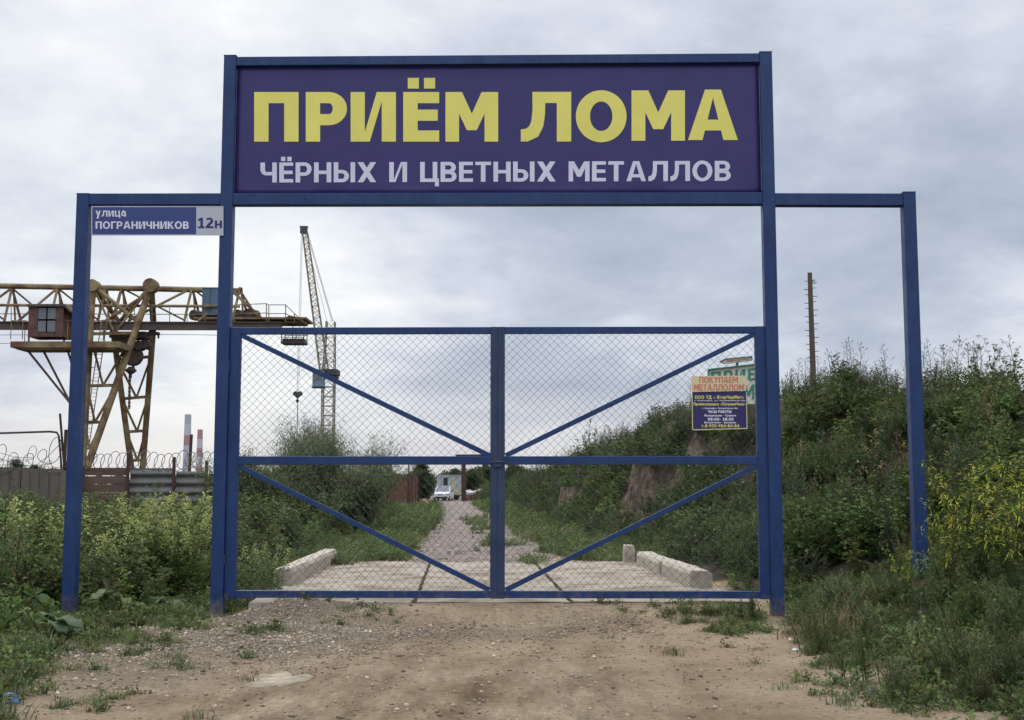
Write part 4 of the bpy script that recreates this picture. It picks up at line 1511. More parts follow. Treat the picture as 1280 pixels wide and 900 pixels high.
for p in (cA, cB, cC, cD): g.bar(p, p + Vector((0, 0, hC)), .16, .16)
for p, q in ((cA, cB), (cB, cC), (cC, cD), (cD, cA)):
    for z in (.08, hC - .07): g.bar(p + Vector((0, 0, z)), q + Vector((0, 0, z)), .14, .12, Vector((0, 0, 1)))
g.build('corner_frame', M_RUSTD, ct)
g = MB(); g.add([cA + Vector((0, 0, hC)), cB + Vector((0, 0, hC)), cC + Vector((0, 0, hC)), cD + Vector((0, 0, hC))], [(0, 1, 2, 3)]); g.build('roof', M_RUST, ct)
g = MB(); p = at(530, 630, 88); z = h1(p.x, p.y)
g.lathe((p.x, p.y, z - .05), [(0, 0), (.34, .02), (.42, .2), (.33, .45), (.16, .62), (0, .66)], 10)
g.lathe((p.x - .75, p.y + .5, z - .05), [(0, 0), (.45, .02), (.5, .2), (.3, .42), (0, .5)], 9)
tag(g.build('scrap_heap', M_ORANGE), 'small orange-brown scrap heap by the end of the container', 'scrap')

# hut on wheels
HY = 128.0
hA, hB, hC_ = at(546.5, 625, HY + 1), at(551.5, 625, HY - 3), at(576, 624, HY - 1)
hz0, hz1 = .55, 2.55
ht = empty('trailer_hut', (hB.x, hB.y, 0), 'pale panelled trailer hut with dark window parked beside the white car', 'trailer')


def quadwall(P, Q, za, zb, t=.08, n=None):
    P, Q = Vector((P.x, P.y, 0)), Vector((Q.x, Q.y, 0))
    g = MB(); nn = (Q - P).cross(Vector((0, 0, 1))).normalized()
    g.bar(P.lerp(Q, .5) + Vector((0, 0, za)), P.lerp(Q, .5) + Vector((0, 0, zb)), (Q - P).length, t, nn)
    return g


hD = hA + (hC_ - hB)
for P, Q, za, zb, m in ((hA, hB, hz0, hz1, M_HUT), (hB, hC_, hz0, 1.35, M_HUTY), (hB, hC_, 1.36, hz1, M_HUT), (hC_, hD, hz0, hz1, M_HUT), (hD, hA, hz0, hz1, M_HUT)):
    quadwall(P, Q, za, zb).build('wall', m, ht)
g = MB(); ov = .12
cen = (hA + hC_) * .5
rp = [Vector((p.x, p.y, 0)) + (Vector((p.x, p.y, 0)) - Vector((cen.x, cen.y, 0))).normalized() * ov for p in (hA, hB, hC_, hD)]
g.prism([p + Vector((0, 0, hz1)) for p in rp], (0, 0, .09)); g.build('roof', M_HUT, ht)
qn = (hC_ - hB); qn.z = 0; nn = qn.cross(Vector((0, 0, 1))).normalized()
if nn.y > 0: nn = -nn
fl = lambda P, f, z, o: Vector((P.x, P.y, 0)) + qn * f + nn * o + Vector((0, 0, z))
g = MB(); g.bar(fl(hB, .20, 1.45, .05), fl(hB, .20, 2.35, .05), .56, .04, nn); wn = g.build('window', M_BLACK, ht)
g = MB()
for z in (1.47, 2.38): g.bar(fl(hB, .04, z, .06), fl(hB, .36, z, .06), .07, .05, nn)
g.build('frame', M_HUT, wn)
g = MB(); g.bar(fl(hB, .62, .62, .05), fl(hB, .62, 2.3, .05), .6, .03, nn); g.build('door', M_HUTY, ht)
g = MB()
for f in (.2, .82):
    c_ = fl(hB, f, .38, -.25); g.lathe(c_, [(0, 0), (.36, 0), (.36, .2), (0, .2)], 14, nn)
g.build('wheel', M_TYRE, ht)
g = MB(); g.bar(fl(hB, .02, .48, -.4), fl(hB, .98, .48, -.4), .14, .8, nn); g.build('chassis', M_BLACK, ht)

# white car, nose towards the gate
cp = at(554.5, 625, 122); cp.z = h1(cp.x, cp.y)
car = empty('parked_car', cp, 'white hatchback parked nose-on at the far end of the gravel road', 'car', rz=math.radians(-4))


def car_build():
    L, Wd = 4.1, 1.68
    R_ = Matrix.Rotation(math.radians(-4), 4, 'Z')
    T_ = Matrix.Translation(cp) @ R_
    sec = [(-2.05, .36, .62, .62), (-1.95, .30, .74, .74), (-1.0, .24, .92, .84), (0.2, .22, .95, .84), (1.5, .24, .98, .84), (2.0, .32, .92, .80), (2.06, .4, .7, .7)]
    vs, fs = [], []
    for y, zb, zt, hw in sec:
        for sx, z in ((-1, zb), (-1.0, (zb + zt) / 2), (-.93, zt), (.93, zt), (1.0, (zb + zt) / 2), (1, zb)):
            vs.append(T_ @ Vector((sx * hw, y, z)))
    for i in range(len(sec) - 1):
        for j in range(6):
            a, b = i * 6 + j, i * 6 + (j + 1) % 6
            fs.append((a, b, b + 6, a + 6))
    fs.append(tuple(range(6))); fs.append(tuple((len(sec) - 1) * 6 + j for j in range(6)))
    g = MB(); g.add(vs, fs)
    body = g.build('body', M_CAR, car, bevel=.04)
    # cabin
    lo = [(-.78, -1.0, .93), (.78, -1.0, .93), (.78, 1.85, .96), (-.78, 1.85, .96)]
    hi = [(-.58, -.25, 1.46), (.58, -.25, 1.46), (.60, 1.45, 1.46), (-.60, 1.45, 1.46)]
    g = MB(); g.add([T_ @ Vector(p) for p in lo + hi], [(0, 1, 5, 4), (1, 2, 6, 5), (2, 3, 7, 6), (3, 0, 4, 7), (4, 5, 6, 7), (3, 2, 1, 0)])
    g.build('greenhouse', M_GLASS, car)
    g = MB(); g.box(T_ @ Vector((0, .6, 1.475)), (1.2, 1.75, .05), math.radians(-4))
    for sx in (-1, 1):
        g.tube([T_ @ Vector((sx * .77, -1.0, .93)), T_ @ Vector((sx * .585, -.25, 1.47))], .05, 5)
        g.tube([T_ @ Vector((sx * .79, .5, .95)), T_ @ Vector((sx * .6, .55, 1.47))], .045, 5)
    g.build('roof', M_CAR, car)
    for sx in (-1, 1):
        g = MB(); g.box(T_ @ Vector((sx * .55, -2.02, .66)), (.34, .10, .16), math.radians(-4)); g.build('headlight', M_LAMP, car)
        g = MB(); g.box(T_ @ Vector((sx * .92, -.75, .98)), (.16, .1, .12), math.radians(-4)); g.build('mirror', M_BLACK, car)
        for y in (-1.3, 1.3):
            g = MB(); g.lathe(T_ @ Vector((sx * .72 - .09, y, .30)), [(0, 0), (.24, 0), (.30, .03), (.30, .15), (.24, .18), (0, .18)], 16, (1, 0, 0)); g.build('wheel', M_TYRE, car)
    g = MB(); g.box(T_ @ Vector((0, -2.05, .62)), (.66, .05, .10), math.radians(-4)); g.box(T_ @ Vector((0, -2.06, .38)), (1.2, .06, .14), math.radians(-4)); g.build('grille', M_BLACK, car)
    g = MB(); g.box(T_ @ Vector((0, -2.09, .49)), (.5, .02, .1), math.radians(-4)); g.build('number_plate', M_PAPER, car)


car_build()

# rusty T-shaped stand with long beam
RY_ = 118.0
rp0 = at(579.5, 625, RY_); rp0.z = h1(rp0.x, rp0.y)
rg = empty('rusty_stand', rp0, 'dark rusty column carrying a long flat steel beam above the road end', 'steel stand')
MB().bar(rp0 - Vector((0, 0, .2)), at(579.5, 571, RY_), .42, .42).build('column', M_RUSTD, rg, bevel=.02)
MB().bar(at(570.5, 569.8, RY_), at(624, 569.5, RY_ + 2), .26, .5).build('beam', M_RUSTD, rg)
p = at(621, 569.5, RY_ + 2); MB().bar((p.x, p.y, h1(p.x, p.y) - .2), p - Vector((0, 0, .15)), .42, .42).build('column', M_RUSTD, rg)
# pallet fence, wood and rubble beyond
g = MB()
for k in range(7):
    p = at(584 + k * 4.5, 622, 119 + .3 * k); g.box((p.x, p.y, h1(p.x, p.y) + .25), (.25, .08, .8))
a, b = at(583, 620, 119), at(614, 620, 121)
for z in (.15, .45): g.bar((a.x, a.y, h1(a.x, a.y) + z), (b.x, b.y, h1(b.x, b.y) + z), .12, .05)
tag(g.build('low_barrier', M_RUST), 'low rusty barrier beside the column at the road end', 'barrier')
for k, (px, py, s, lab) in enumerate(((596, 618, .9, 'larger heap of white rubble behind the low rusty barrier'), (607, 617.5, .7, 'smaller heap of white rubble next to the gate centre post'))):
    p = at(px, py, 126 + 3 * k); rnd = random.Random(k)
    g = MB()
    for q in range(16 if k < 2 else 5):
        sx, sy = rnd.gauss(0, .75 * s) if k < 2 else rnd.gauss(0, .2), rnd.gauss(0, .5 * s)
        z = p.z + .2 + rnd.uniform(-.35, .25) * s
        M3 = Matrix.Rotation(rnd.uniform(0, 3), 3, 'Z') @ Matrix.Rotation(rnd.uniform(-.6, .6), 3, 'X')
        g.box((p.x + sx, p.y + sy, z), (rnd.uniform(.3, .7), rnd.uniform(.3, .6), rnd.uniform(.15, .4)), M=M3)
    g.box((p.x, p.y, p.z / 2 - .2), (1.4 * s, .9 * s, max(.3, p.z + .2)))
    tag(g.build('rubble_heap', M_RUBBLE, bevel=.05), lab, 'rubble heap', 'pale heaps at the road end')
for px, top, Y, lab in ((489, 574, 96, 'thin dark pole sticking up over the container'), (511, 577, 98, 'thin stub pole with a small lamp over the container end')):
    p = at(px, 620, Y); g = MB(); g.tube([(p.x, Y, h1(p.x, Y) - .1), at(px, top, Y)], .06, 6)
    if px > 500: g.box(at(px - 3, top + 2, Y), (.35, .25, .2))
    tag(g.build('yard_pole', M_TOWERD), lab, 'pole')

# ------------------------------------------------------------------ things on the bank
UY = 31.0
pu = at(1015.5, 455, UY)
up = empty('utility_pole', (pu.x, UY, h1(pu.x, UY)), 'bare weathered wooden pole with climbing pegs standing on the bank', 'utility pole')
p0 = Vector((pu.x + .02, UY, h1(pu.x, UY) - .3)); p1 = at(1012.2, 341, UY)
g = MB(); g.tube([p0, p0.lerp(p1, .5), p1], .085, 10, .06); g.build('shaft', M_POLE, up)
for i in range(12):
    g = MB(); c_ = p0.lerp(p1, .40 + .048 * i); s = 1 if i % 2 else -1
    g.tube([c_, c_ + Vector((s * .17, -.02, .01))], .011, 4)
    g.tube([c_ + Vector((0, 0, .04)), c_ + Vector((-s * .14, -.02, .05))], .010, 4)
    g.build('peg', M_RUSTD, up)
g = MB(); c_ = at(1016.8, 352, UY); g.lathe(c_, [(0, -.06), (.05, -.05), (.04, 0), (.055, .05), (0, .07)], 8); g.tube([c_, c_ + Vector((-.10, 0, -.02))], .012, 4); g.build('insulator', M_SIGNGREY, up)

# green-framed billboard
BYY = 31.0


def bb(px, py, off=0.0):
    return at(px, py, BYY - (px - 885) * .006 - off)


bs = empty('billboard', bb(925, 507), 'cream billboard with green lettering and frame on the bank behind the notice', 'billboard')
q = [bb(885, 507), bb(966, 505), bb(966, 453), bb(885, 462)]
MB().prism(q, (0, .05, 0)).build('panel', M_SCREAM, bs)
g = MB()
for a, b in ((0, 1), (1, 2), (2, 3), (3, 0)): g.bar(q[a] + Vector((0, -.03, 0)), q[b] + Vector((0, -.03, 0)), .028, .06)
g.build('frame', M_SGREEN, bs)
for px in (892, 958):
    b_ = bb(px, 506); g = MB(); g.bar((b_.x, b_.y + .12, h1(b_.x, b_.y) - .3), (b_.x, b_.y + .12, b_.z + .9), .09, .09); g.build('leg', M_RUSTD, bs)
tx = text_polys('ПРИЕМ', 889, 963, 479, 465, .23, .18, .24) + text_polys('ЛОМА', 890, 962, 501, 484, .21, .17, .45)
tx = [[(x, y - (x - 889) * .10 * (1 - (y - 462) / 60)) for x, y in pq] for pq in tx]
flat(tx, 'lettering', M_SGREEN, bs, lambda x, y, e: bb(x, y, .012 + e))
ar = empty('arrow_sign', bb(920, 454), 'cream arrow sign pointing left above the green billboard', 'arrow sign')
q = [bb(899, 452.2), bb(905, 448.6), bb(905, 450), bb(939.5, 445.6), bb(939.5, 450.6), bb(905, 454.6), bb(905, 455.6)]
q = [bb(899, 452.4), bb(906, 448.8), bb(939.8, 445.4), bb(939.8, 450.6), bb(906, 454.8)]
MB().prism(q, (0, .04, 0)).build('panel', M_SCREAM, ar)
g = MB()
for i in range(5): g.bar(q[i] + Vector((0, -.02, 0)), q[(i + 1) % 5] + Vector((0, -.02, 0)), .014, .04)
g.build('frame', M_SGREEN, ar)
flat([[(908, 452.4 - .0), (936, 449.4), (936, 448), (908, 451)]], 'faded_line', M_RED, ar, lambda x, y, e: bb(x, y, .008))
b_ = bb(922, 455); g = MB(); g.bar((b_.x, b_.y + .06, b_.z - .6), (b_.x, b_.y + .06, b_.z + .1), .06, .05); g.build('bracket', M_SGREEN, ar)

# ------------------------------------------------------------------ litter in the yard
def lump(px, py, pts, name, m, label, cat, z0=.0):
    c_ = hit(px, py)
    g = MB()
    k = len(pts)
    rings = [(1.0, 0.0), (.92, .5), (.55, .95), (.0, 1.0)]
    vs, fs = [], []
    rnd = random.Random(int(px))
    for s, hgt in rings[:3]:
        for (x, y, zt) in pts: vs.append((c_.x + x * s, c_.y + y * s, h1(c_.x + x * s, c_.y + y * s) - .01 + hgt * zt * rnd.uniform(.8, 1.15) + z0))
    vs.append((c_.x, c_.y, h1(c_.x, c_.y) + max(p[2] for p in pts) * .8 + z0))
    for r_ in range(2):
        for j in range(k):
            a, b = r_ * k + j, r_ * k + (j + 1) % k
            fs.append((a, b, b + k, a + k))
    for j in range(k): fs.append((2 * k + j, 2 * k + (j + 1) % k, 3 * k))
    g.add(vs, fs)
    return tag(g.build(name, m), label, cat)


lump(8, 880, [(-.26, -.02, .03), (-.15, -.06, .05), (.0, -.05, .06), (.07, -.02, .03), (.09, .05, .09), (-.02, .07, .08), (-.2, .06, .05)], 'plastic_bag', M_BAG,
     'crumpled blue plastic bag lying at the dirt edge', 'plastic bag')
lump(993, 813, [(-.05, -.02, .012), (.0, -.03, .018), (.05, -.01, .02), (.04, .03, .028), (-.02, .03, .02)], 'paper_scrap', M_PAPER, 'tiny white scrap of litter near the foot of a gate post', 'litter')
lump(1090, 869, [(-.09, 0, .02), (-.02, -.05, .02), (.09, -.02, .03), (.08, .05, .05), (-.03, .05, .04)], 'rubber_scrap', M_RUBBER, 'small dark scrap lying in dirt beside a tuft of grass', 'litter')
c_ = hit(345, 851)
g = MB(); rnd = random.Random(4)
ol = []
for i in range(22):
    a = 2 * math.pi * i / 22
    r_ = 1 + .16 * math.sin(3 * a + 1) + .10 * math.sin(5 * a + .4) + rnd.uniform(-.06, .06)
    ol.append((c_.x + .25 * r_ * math.cos(a), c_.y + .36 * r_ * math.sin(a)))
vs = [(x, y, h1(x, y) - .03) for x, y in ol] + [(x, y, h1(x, y) + .003 + rnd.uniform(-.012, .01)) for x, y in ol] + [(c_.x, c_.y, h1(c_.x, c_.y) + .014)]
fs = [(i, (i + 1) % 22, 22 + (i + 1) % 22, 22 + i) for i in range(22)] + [(22 + i, 22 + (i + 1) % 22, 44) for i in range(22)]
g.add(vs, fs)
tag(g.build('concrete_lump', mat('dusty_concrete', (0.36, 0.30, 0.215), 0.95, var=0.25, scale=9, second=(0.20, 0.15, 0.10), secfac=(0.5, 0.62), secscale=7, bump=0.8, bscale=25), smooth=True), 'pale flat lump of spilt concrete set in the dirt', 'concrete lump')

# ------------------------------------------------------------------ plants
class Tpl:
    """one plant: triangles with a colour and a part name each"""

    def __init__(self):
        self.v, self.t, self.c, self.p = [], [], [], []

    def leaf(self, base, d, L, Wd, col, part='leaves', droop=.25, fold=.22, jit=.18, rnd=random):
        base, d = Vector(base), Vector(d).normalized()
        s = d.cross(Vector((0, 0, 1)))
        if s.length < .05: s = Vector((1, 0, 0))
        s.normalize()
        # twist each blade a little about its own axis
        s = Matrix.Rotation(rnd.uniform(-.7, .7), 3, d) @ s
        n = s.cross(d)
        mid = base + d * (L * .45)
        tip = base + d * L - Vector((0, 0, L * droop))
        b = len(self.v)
        self.v += [base[:], (mid + s * (Wd / 2) + n * (fold * Wd))[:], tip[:], (mid - s * (Wd / 2) + n * (fold * Wd))[:]]
        self.t += [(b, b + 1, b + 2), (b, b + 2, b + 3)] if Wd > .3 * L else [(b, b + 1, b + 3), (b + 1, b + 2, b + 3)]
        k = 1 + rnd.uniform(-jit, jit)
        c = (col[0] * 1.06 * k * (1 + rnd.uniform(-.08, .08)), col[1] * k, col[2] * .84 * k * (1 + rnd.uniform(-.1, .1)))
        self.c += [c, c]
        self.p += [part, part]

    def stem(self, pts, r0, r1, col, part='stems'):
        pts = [Vector(p) for p in pts]
        b = len(self.v)
        k = len(pts)
        for i, p in enumerate(pts):
            r = r0 + (r1 - r0) * i / (k - 1)
            for a in (0, 2.094, 4.189): self.v.append((p.x + r * math.cos(a), p.y + r * math.sin(a), p.z))
        for i in range(k - 1):
            for j in range(3):
                a0, a1 = b + i * 3 + j, b + i * 3 + (j + 1) % 3
                self.t += [(a0, a1, a1 + 3), (a0, a1 + 3, a0 + 3)]
                self.c += [col, col]; self.p += [part, part]

    def np(self):
        return np.array(self.v, np.float32), np.array(self.t, np.int32), np.array(self.c, np.float32)


def sph(rnd):
    z = rnd.uniform(-1, 1); a = rnd.uniform(0, 2 * math.pi); q = math.sqrt(1 - z * z)
    return Vector((q * math.cos(a), q * math.sin(a), z))


GR_A = (.102, .158, .050)
GR_B = (.084, .132, .047)
GR_D = (.068, .108, .042)
GR_G = (.128, .158, .092)
GR_Y = (.135, .155, .055)
PALE = (.38, .43, .18)
DRY = (.25, .19, .105)
STEMC = (.085, .085, .045)
YEL = (.47, .53, .085)


def curve_pts(rnd, h, lean, n=5):
    a = rnd.uniform(0, 6.28)
    return [Vector((math.cos(a) * lean * h * (i / n) ** 1.8, math.sin(a) * lean * h * (i / n) ** 1.8, h * i / n)) for i in range(n + 1)]


def weed_broad(seed, h=1.2, nst=4, L=.11, col=GR_A, tip=None, ntip=26):
    """leafy nettle-like clump; optional pale tops"""
    rnd = random.Random(seed); T = Tpl()
    for s in range(nst):
        hh = h * rnd.uniform(.65, 1.0)
        pts = curve_pts(rnd, hh, rnd.uniform(.08, .38))
        ox, oy = rnd.gauss(0, .09), rnd.gauss(0, .09)
        pts = [p + Vector((ox, oy, 0)) for p in pts]
        T.stem(pts, .007, .003, STEMC)
        n = int(24 * hh / 1.0)
        for i in range(n):
            t = .12 + .88 * i / n
            k = min(len(pts) - 2, int(t * (len(pts) - 1))); f = t * (len(pts) - 1) - k
            p = pts[k].lerp(pts[k + 1], f)
            a = i * 2.4 + rnd.uniform(-.5, .5)
            l = L * (1.25 - .6 * t) * rnd.uniform(.7, 1.25)
            d = Vector((math.cos(a), math.sin(a), rnd.uniform(.0, .75)))
            if i % 2 == 0 and t < .85:                     # side shoot
                q = p + d.normalized() * rnd.uniform(.07, .2)
                T.stem([p, q], .003, .002, STEMC)
                for j in range(3):
                    b_ = a + rnd.uniform(-1.2, 1.2)
                    T.leaf(q, (math.cos(b_), math.sin(b_), rnd.uniform(-.1, .7)), l * .85, l * .42, col, rnd=rnd)
            T.leaf(p, d, l, l * .48, col, rnd=rnd)
        if tip and rnd.random() < .85:
            p = pts[-1]
            for i in range(ntip):
                a = rnd.uniform(0, 6.28); z = rnd.uniform(-.26, .10)
                q = p + Vector((math.cos(a), math.sin(a), 0)) * rnd.uniform(.0, .05 + .10 * max(0, -z * 2.5)) + Vector((0, 0, z))
                T.leaf(q, (math.cos(a), math.sin(a), rnd.uniform(.2, 1.4)), rnd.uniform(.04, .075), rnd.uniform(.022, .04), tip, 'blossoms', rnd=rnd)
    return T


def weed_feather(seed, h=1.2, nst=5, col=GR_G, spread=.3, n=34, k_=1.0):
    """wormwood-like: many narrow leaves, tapering upright plumes"""
    rnd = random.Random(seed); T = Tpl()
    for s in range(nst):
        hh = h * rnd.uniform(.6, 1.0)
        pts = curve_pts(rnd, hh, rnd.uniform(.05, spread), 6)
        ox, oy = rnd.gauss(0, .07), rnd.gauss(0, .07)
        pts = [p + Vector((ox, oy, 0)) for p in pts]
        T.stem(pts, .006, .002, STEMC)
        m = int(n * hh)
        for i in range(m):
            t = .06 + .94 * i / m
            k = min(len(pts) - 2, int(t * (len(pts) - 1))); f = t * (len(pts) - 1) - k
            p = pts[k].lerp(pts[k + 1], f)
            a = rnd.uniform(0, 6.28)
            l = (.15 * (1 - t) + .045) * rnd.uniform(.7, 1.4) * k_
            d = Vector((math.cos(a) * .8, math.sin(a) * .8, rnd.uniform(.3, 1.3)))
            q = p + d.normalized() * l
            T.leaf(p, d, l * 1.3, .016 * k_, col, droop=.1, rnd=rnd)
            T.leaf(p.lerp(q, .4), d + sph(rnd) * .6, l * .7, .013 * k_, col, droop=.1, rnd=rnd)
            T.leaf(p.lerp(q, .65), d + sph(rnd) * .7, l * .6, .012 * k_, col, droop=.1, rnd=rnd)
    return T


def weed_plume(seed, h=1.5, col=GR_B, top=(.12, .115, .07)):
    """tall ridge weed with a loose branching seed head"""
    rnd = random.Random(seed); T = Tpl()
    pts = curve_pts(rnd, h, rnd.uniform(.03, .16), 6)
    T.stem(pts, .009, .003, STEMC)
    for i in range(26):
        t = i / 26
        k = min(len(pts) - 2, int(t * (len(pts) - 1))); f = t * (len(pts) - 1) - k
        p = pts[k].lerp(pts[k + 1], f)
        a = i * 2.4 + rnd.uniform(-.4, .4)
        d = Vector((math.cos(a), math.sin(a), rnd.uniform(.6, 1.5)))
        l = (.34 * (1 - t) ** .7 + .06) * rnd.uniform(.7, 1.2)
        q = p + d.normalized() * l
        if t > .3: T.stem([p, q], .003, .0015, STEMC)
        for j in range(5 if t > .4 else 3):
            r_ = p.lerp(q, rnd.uniform(.25, 1))
            T.leaf(r_, d + sph(rnd) * .8, .045 if t > .4 else .10, .016 if t > .4 else .03, top if t > .55 else col, 'sprays' if t > .55 else 'leaves', rnd=rnd)
    return T


def weed_umbel(seed, h=1.4):
    rnd = random.Random(seed); T = Tpl()
    pts = curve_pts(rnd, h, .08, 5)
    T.stem(pts, .010, .004, (.075, .065, .04))
    brs = [(pts[-1], Vector((0, 0, 1)), .1)]
    for i in range(9):
        t = rnd.uniform(.45, .95); k = min(4, int(t * 5)); p = pts[k].lerp(pts[k + 1], t * 5 - k)
        a = rnd.uniform(0, 6.28); d = Vector((math.cos(a), math.sin(a), rnd.uniform(1.0, 1.8))).normalized()
        q = p + d * rnd.uniform(.22, .5)
        T.stem([p, p.lerp(q, .5) + Vector((math.cos(a), math.sin(a), 0)) * .03, q], .005, .0025, (.075, .065, .04))
        brs.append((q, d, .08))
    for q, d, r_ in brs:
        for j in range(11):
            a = rnd.uniform(0, 6.28); e = q + Vector((math.cos(a) * r_ * rnd.uniform(.3, 1.1), math.sin(a) * r_ * rnd.uniform(.3, 1.1), rnd.uniform(.05, .09)))
            T.stem([q, e], .0018, .0015, (.075, .065, .04))
            for w_ in range(2): T.leaf(e, sph(rnd) + Vector((0, 0, .6)), .03, .028, (.10, .085, .055), 'sprays', rnd=rnd)
    for i in range(12):
        t = rnd.uniform(.05, .5); p = pts[0].lerp(pts[-1], t); a = rnd.uniform(0, 6.28)
        T.leaf(p, (math.cos(a), math.sin(a), rnd.uniform(.2, .9)), .2, .07, GR_B, rnd=rnd)
    return T


def shrub(seed, r=.5, n=170, L=.085, col=GR_B, col2=GR_A, flat_=.8):
    """low leafy dome with leaves in separate sprays"""
    rnd = random.Random(seed); T = Tpl()
    nb = max(6, n // 11)
    for i in range(nb):
        d = sph(rnd); d.z = abs(d.z) * .9 + .1; d.normalize()
        e = Vector((d.x * r, d.y * r, d.z * r * flat_ * 1.25)) * rnd.uniform(.62, 1.12)
        T.stem([(0, 0, 0), e * .55 + Vector((0, 0, .05)), e], .006, .002, STEMC)
        c = col if rnd.random() < .5 else col2
        for j in range(11):
            p = e * (.45 + .55 * j / 10) + sph(rnd) * .05
            l = L * rnd.uniform(.6, 1.3)
            T.leaf(p, d + sph(rnd) * .9, l, l * .5, c, rnd=rnd)
    return T


def grass_clump(seed, h=.3, n=30, col=(.085, .115, .04), spread=.10, dry=.12):
    rnd = random.Random(seed); T = Tpl()
    for i in range(n):
        a = rnd.uniform(0, 6.28); b0 = Vector((rnd.gauss(0, spread), rnd.gauss(0, spread), 0))
        hh = h * rnd.uniform(.45, 1.1); ln = rnd.uniform(.2, 1.3) * hh
        d = Vector((math.cos(a), math.sin(a), 0)); w_ = rnd.uniform(.003, .006)
        s = Vector((-d.y, d.x, 0)) * w_
        q_ = rnd.uniform(.75, 1.3)
        c = DRY if rnd.random() < dry else (col[0] * q_ * rnd.uniform(.93, 1.1), col[1] * q_, col[2] * q_)
        m1, m2 = b0 + d * ln * .25 + Vector((0, 0, hh * .55)), b0 + d * ln + Vector((0, 0, hh * rnd.uniform(.7, 1)))
        k = len(T.v)
        T.v += [(b0 - s)[:], (b0 + s)[:], (m1 - s * .8)[:], (m1 + s * .8)[:], m2[:]]
        T.t += [(k, k + 1, k + 3), (k, k + 3, k + 2), (k + 2, k + 3, k + 4)]
        T.c += [c] * 3; T.p += ['leaves'] * 3
    return T


def broad_rosette(seed, n=8, L=.38, col=(.082, .135, .046)):
    """burdock-like: big ribbed leaves on stalks"""
    rnd = random.Random(seed); T = Tpl()
    for i in range(n):
        a = i * 2.4 + rnd.uniform(-.4, .4); el = rnd.uniform(.35, 1.1)
        d = Vector((math.cos(a) * math.cos(el), math.sin(a) * math.cos(el), math.sin(el)))
        st = rnd.uniform(.15, .38); p = d * st
        T.stem([(0, 0, 0), p], .010, .006, (.10, .10, .06))
        l = L * rnd.uniform(.7, 1.15); w_ = l * .72
        f = Vector((math.cos(a), math.sin(a), rnd.uniform(-.45, .15))).normalized()
        s = Vector((-math.sin(a), math.cos(a), 0)); up = s.cross(f) * -1
        if up.z < 0: up = -up
        rows, k = 6, len(T.v)
        for r_ in range(rows + 1):
            t = r_ / rows
            wd = w_ * (math.sin(math.pi * (t * .86 + .12)) ** .75) * .5
            cc = p + f * l * (t - .12) - Vector((0, 0, l * .35 * t * t))
            wv = .02 * math.sin(r_ * 2.1 + i)
            T.v += [(cc - s * wd + up * (wd * .22 + wv))[:], cc[:], (cc + s * wd + up * (wd * .22 - wv))[:]]
        c0 = tuple(x * rnd.uniform(.8, 1.2) for x in col)
        for r_ in range(rows):
            for j in range(2):
                q = k + r_ * 3 + j
                T.t += [(q, q + 1, q + 4), (q, q + 4, q + 3)]; T.c += [c0, c0]; T.p += ['leaves', 'leaves']
    return T


def yellow_weed(seed, h=1.3, nst=9):
    """bushy weed with many narrow yellow curved pods over green leaf"""
    rnd = random.Random(seed); T = Tpl()
    for s in range(nst):
        hh = h * rnd.uniform(.6, 1.0)
        pts = curve_pts(rnd, hh, rnd.uniform(.15, .55), 6)
        T.stem(pts, .007, .002, (.10, .11, .04))
        for i in range(int(42 * hh)):
            t = rnd.uniform(.08, 1)
            k = min(5, int(t * 6)); p = pts[k].lerp(pts[min(6, k + 1)], t * 6 - k)
            a = rnd.uniform(0, 6.28); d = Vector((math.cos(a), math.sin(a), rnd.uniform(-.1, .8)))
            if t > .42 and rnd.random() < .45:
                q = p + d.normalized() * rnd.uniform(.02, .13)
                l = rnd.uniform(.06, .13)
                c = tuple(x * rnd.uniform(.7, 1.15) for x in YEL)
                dd = Vector((math.cos(a), math.sin(a), rnd.uniform(-.8, .8)))
                T.leaf(q, dd, l, .015, c, 'blossoms', droop=rnd.uniform(-.3, .3), rnd=rnd)
                T.leaf(q + Vector((0, 0, .03)), dd + sph(rnd) * .5, l * .8, .012, c, 'blossoms', droop=.2, rnd=rnd)
            else:
                q = p + d.normalized() * rnd.uniform(.0, .10)
                T.leaf(q, d, rnd.uniform(.05, .10), .026, (.085, .115, .036), rnd=rnd)
                T.leaf(q, d + sph(rnd), rnd.uniform(.05, .10), .024, (.075, .105, .036), rnd=rnd)
    return T


def straw(seed):
    rnd = random.Random(seed); T = Tpl()
    for i in range(60):
        a = rnd.gauss(.3, .8); b0 = Vector((rnd.gauss(0, .28), rnd.gauss(0, .2), abs(rnd.gauss(.03, .05))))
        d = Vector((math.cos(a), math.sin(a), rnd.uniform(-.1, .45)))
        T.leaf(b0, d, rnd.uniform(.12, .42), .009, (.25 * (q_ := rnd.uniform(.7, 1.3)), .205 * q_, .125 * q_), 'leaves', droop=.1, rnd=rnd)  # dry stalks, though the part is called leaves
    return T


def mesh_from(v, t, c, name, m):
    me = bpy.data.meshes.new(name)
    me.vertices.add(len(v)); me.vertices.foreach_set('co', np.ascontiguousarray(v, np.float32).ravel())
    me.loops.add(len(t) * 3); me.loops.foreach_set('vertex_index', np.ascontiguousarray(t, np.int32).ravel())
    me.polygons.add(len(t)); me.polygons.foreach_set('loop_start', np.arange(0, len(t) * 3, 3, dtype=np.int32))
    me.update(calc_edges=True)
    at_ = me.attributes.new('tint', 'FLOAT_COLOR', 'FACE')
    rgba = np.ones((len(t), 4), np.float32); rgba[:, :3] = np.clip(c, 0, 1)
    at_.data.foreach_set('color', rgba.ravel())
    me.materials.append(m)
    return me


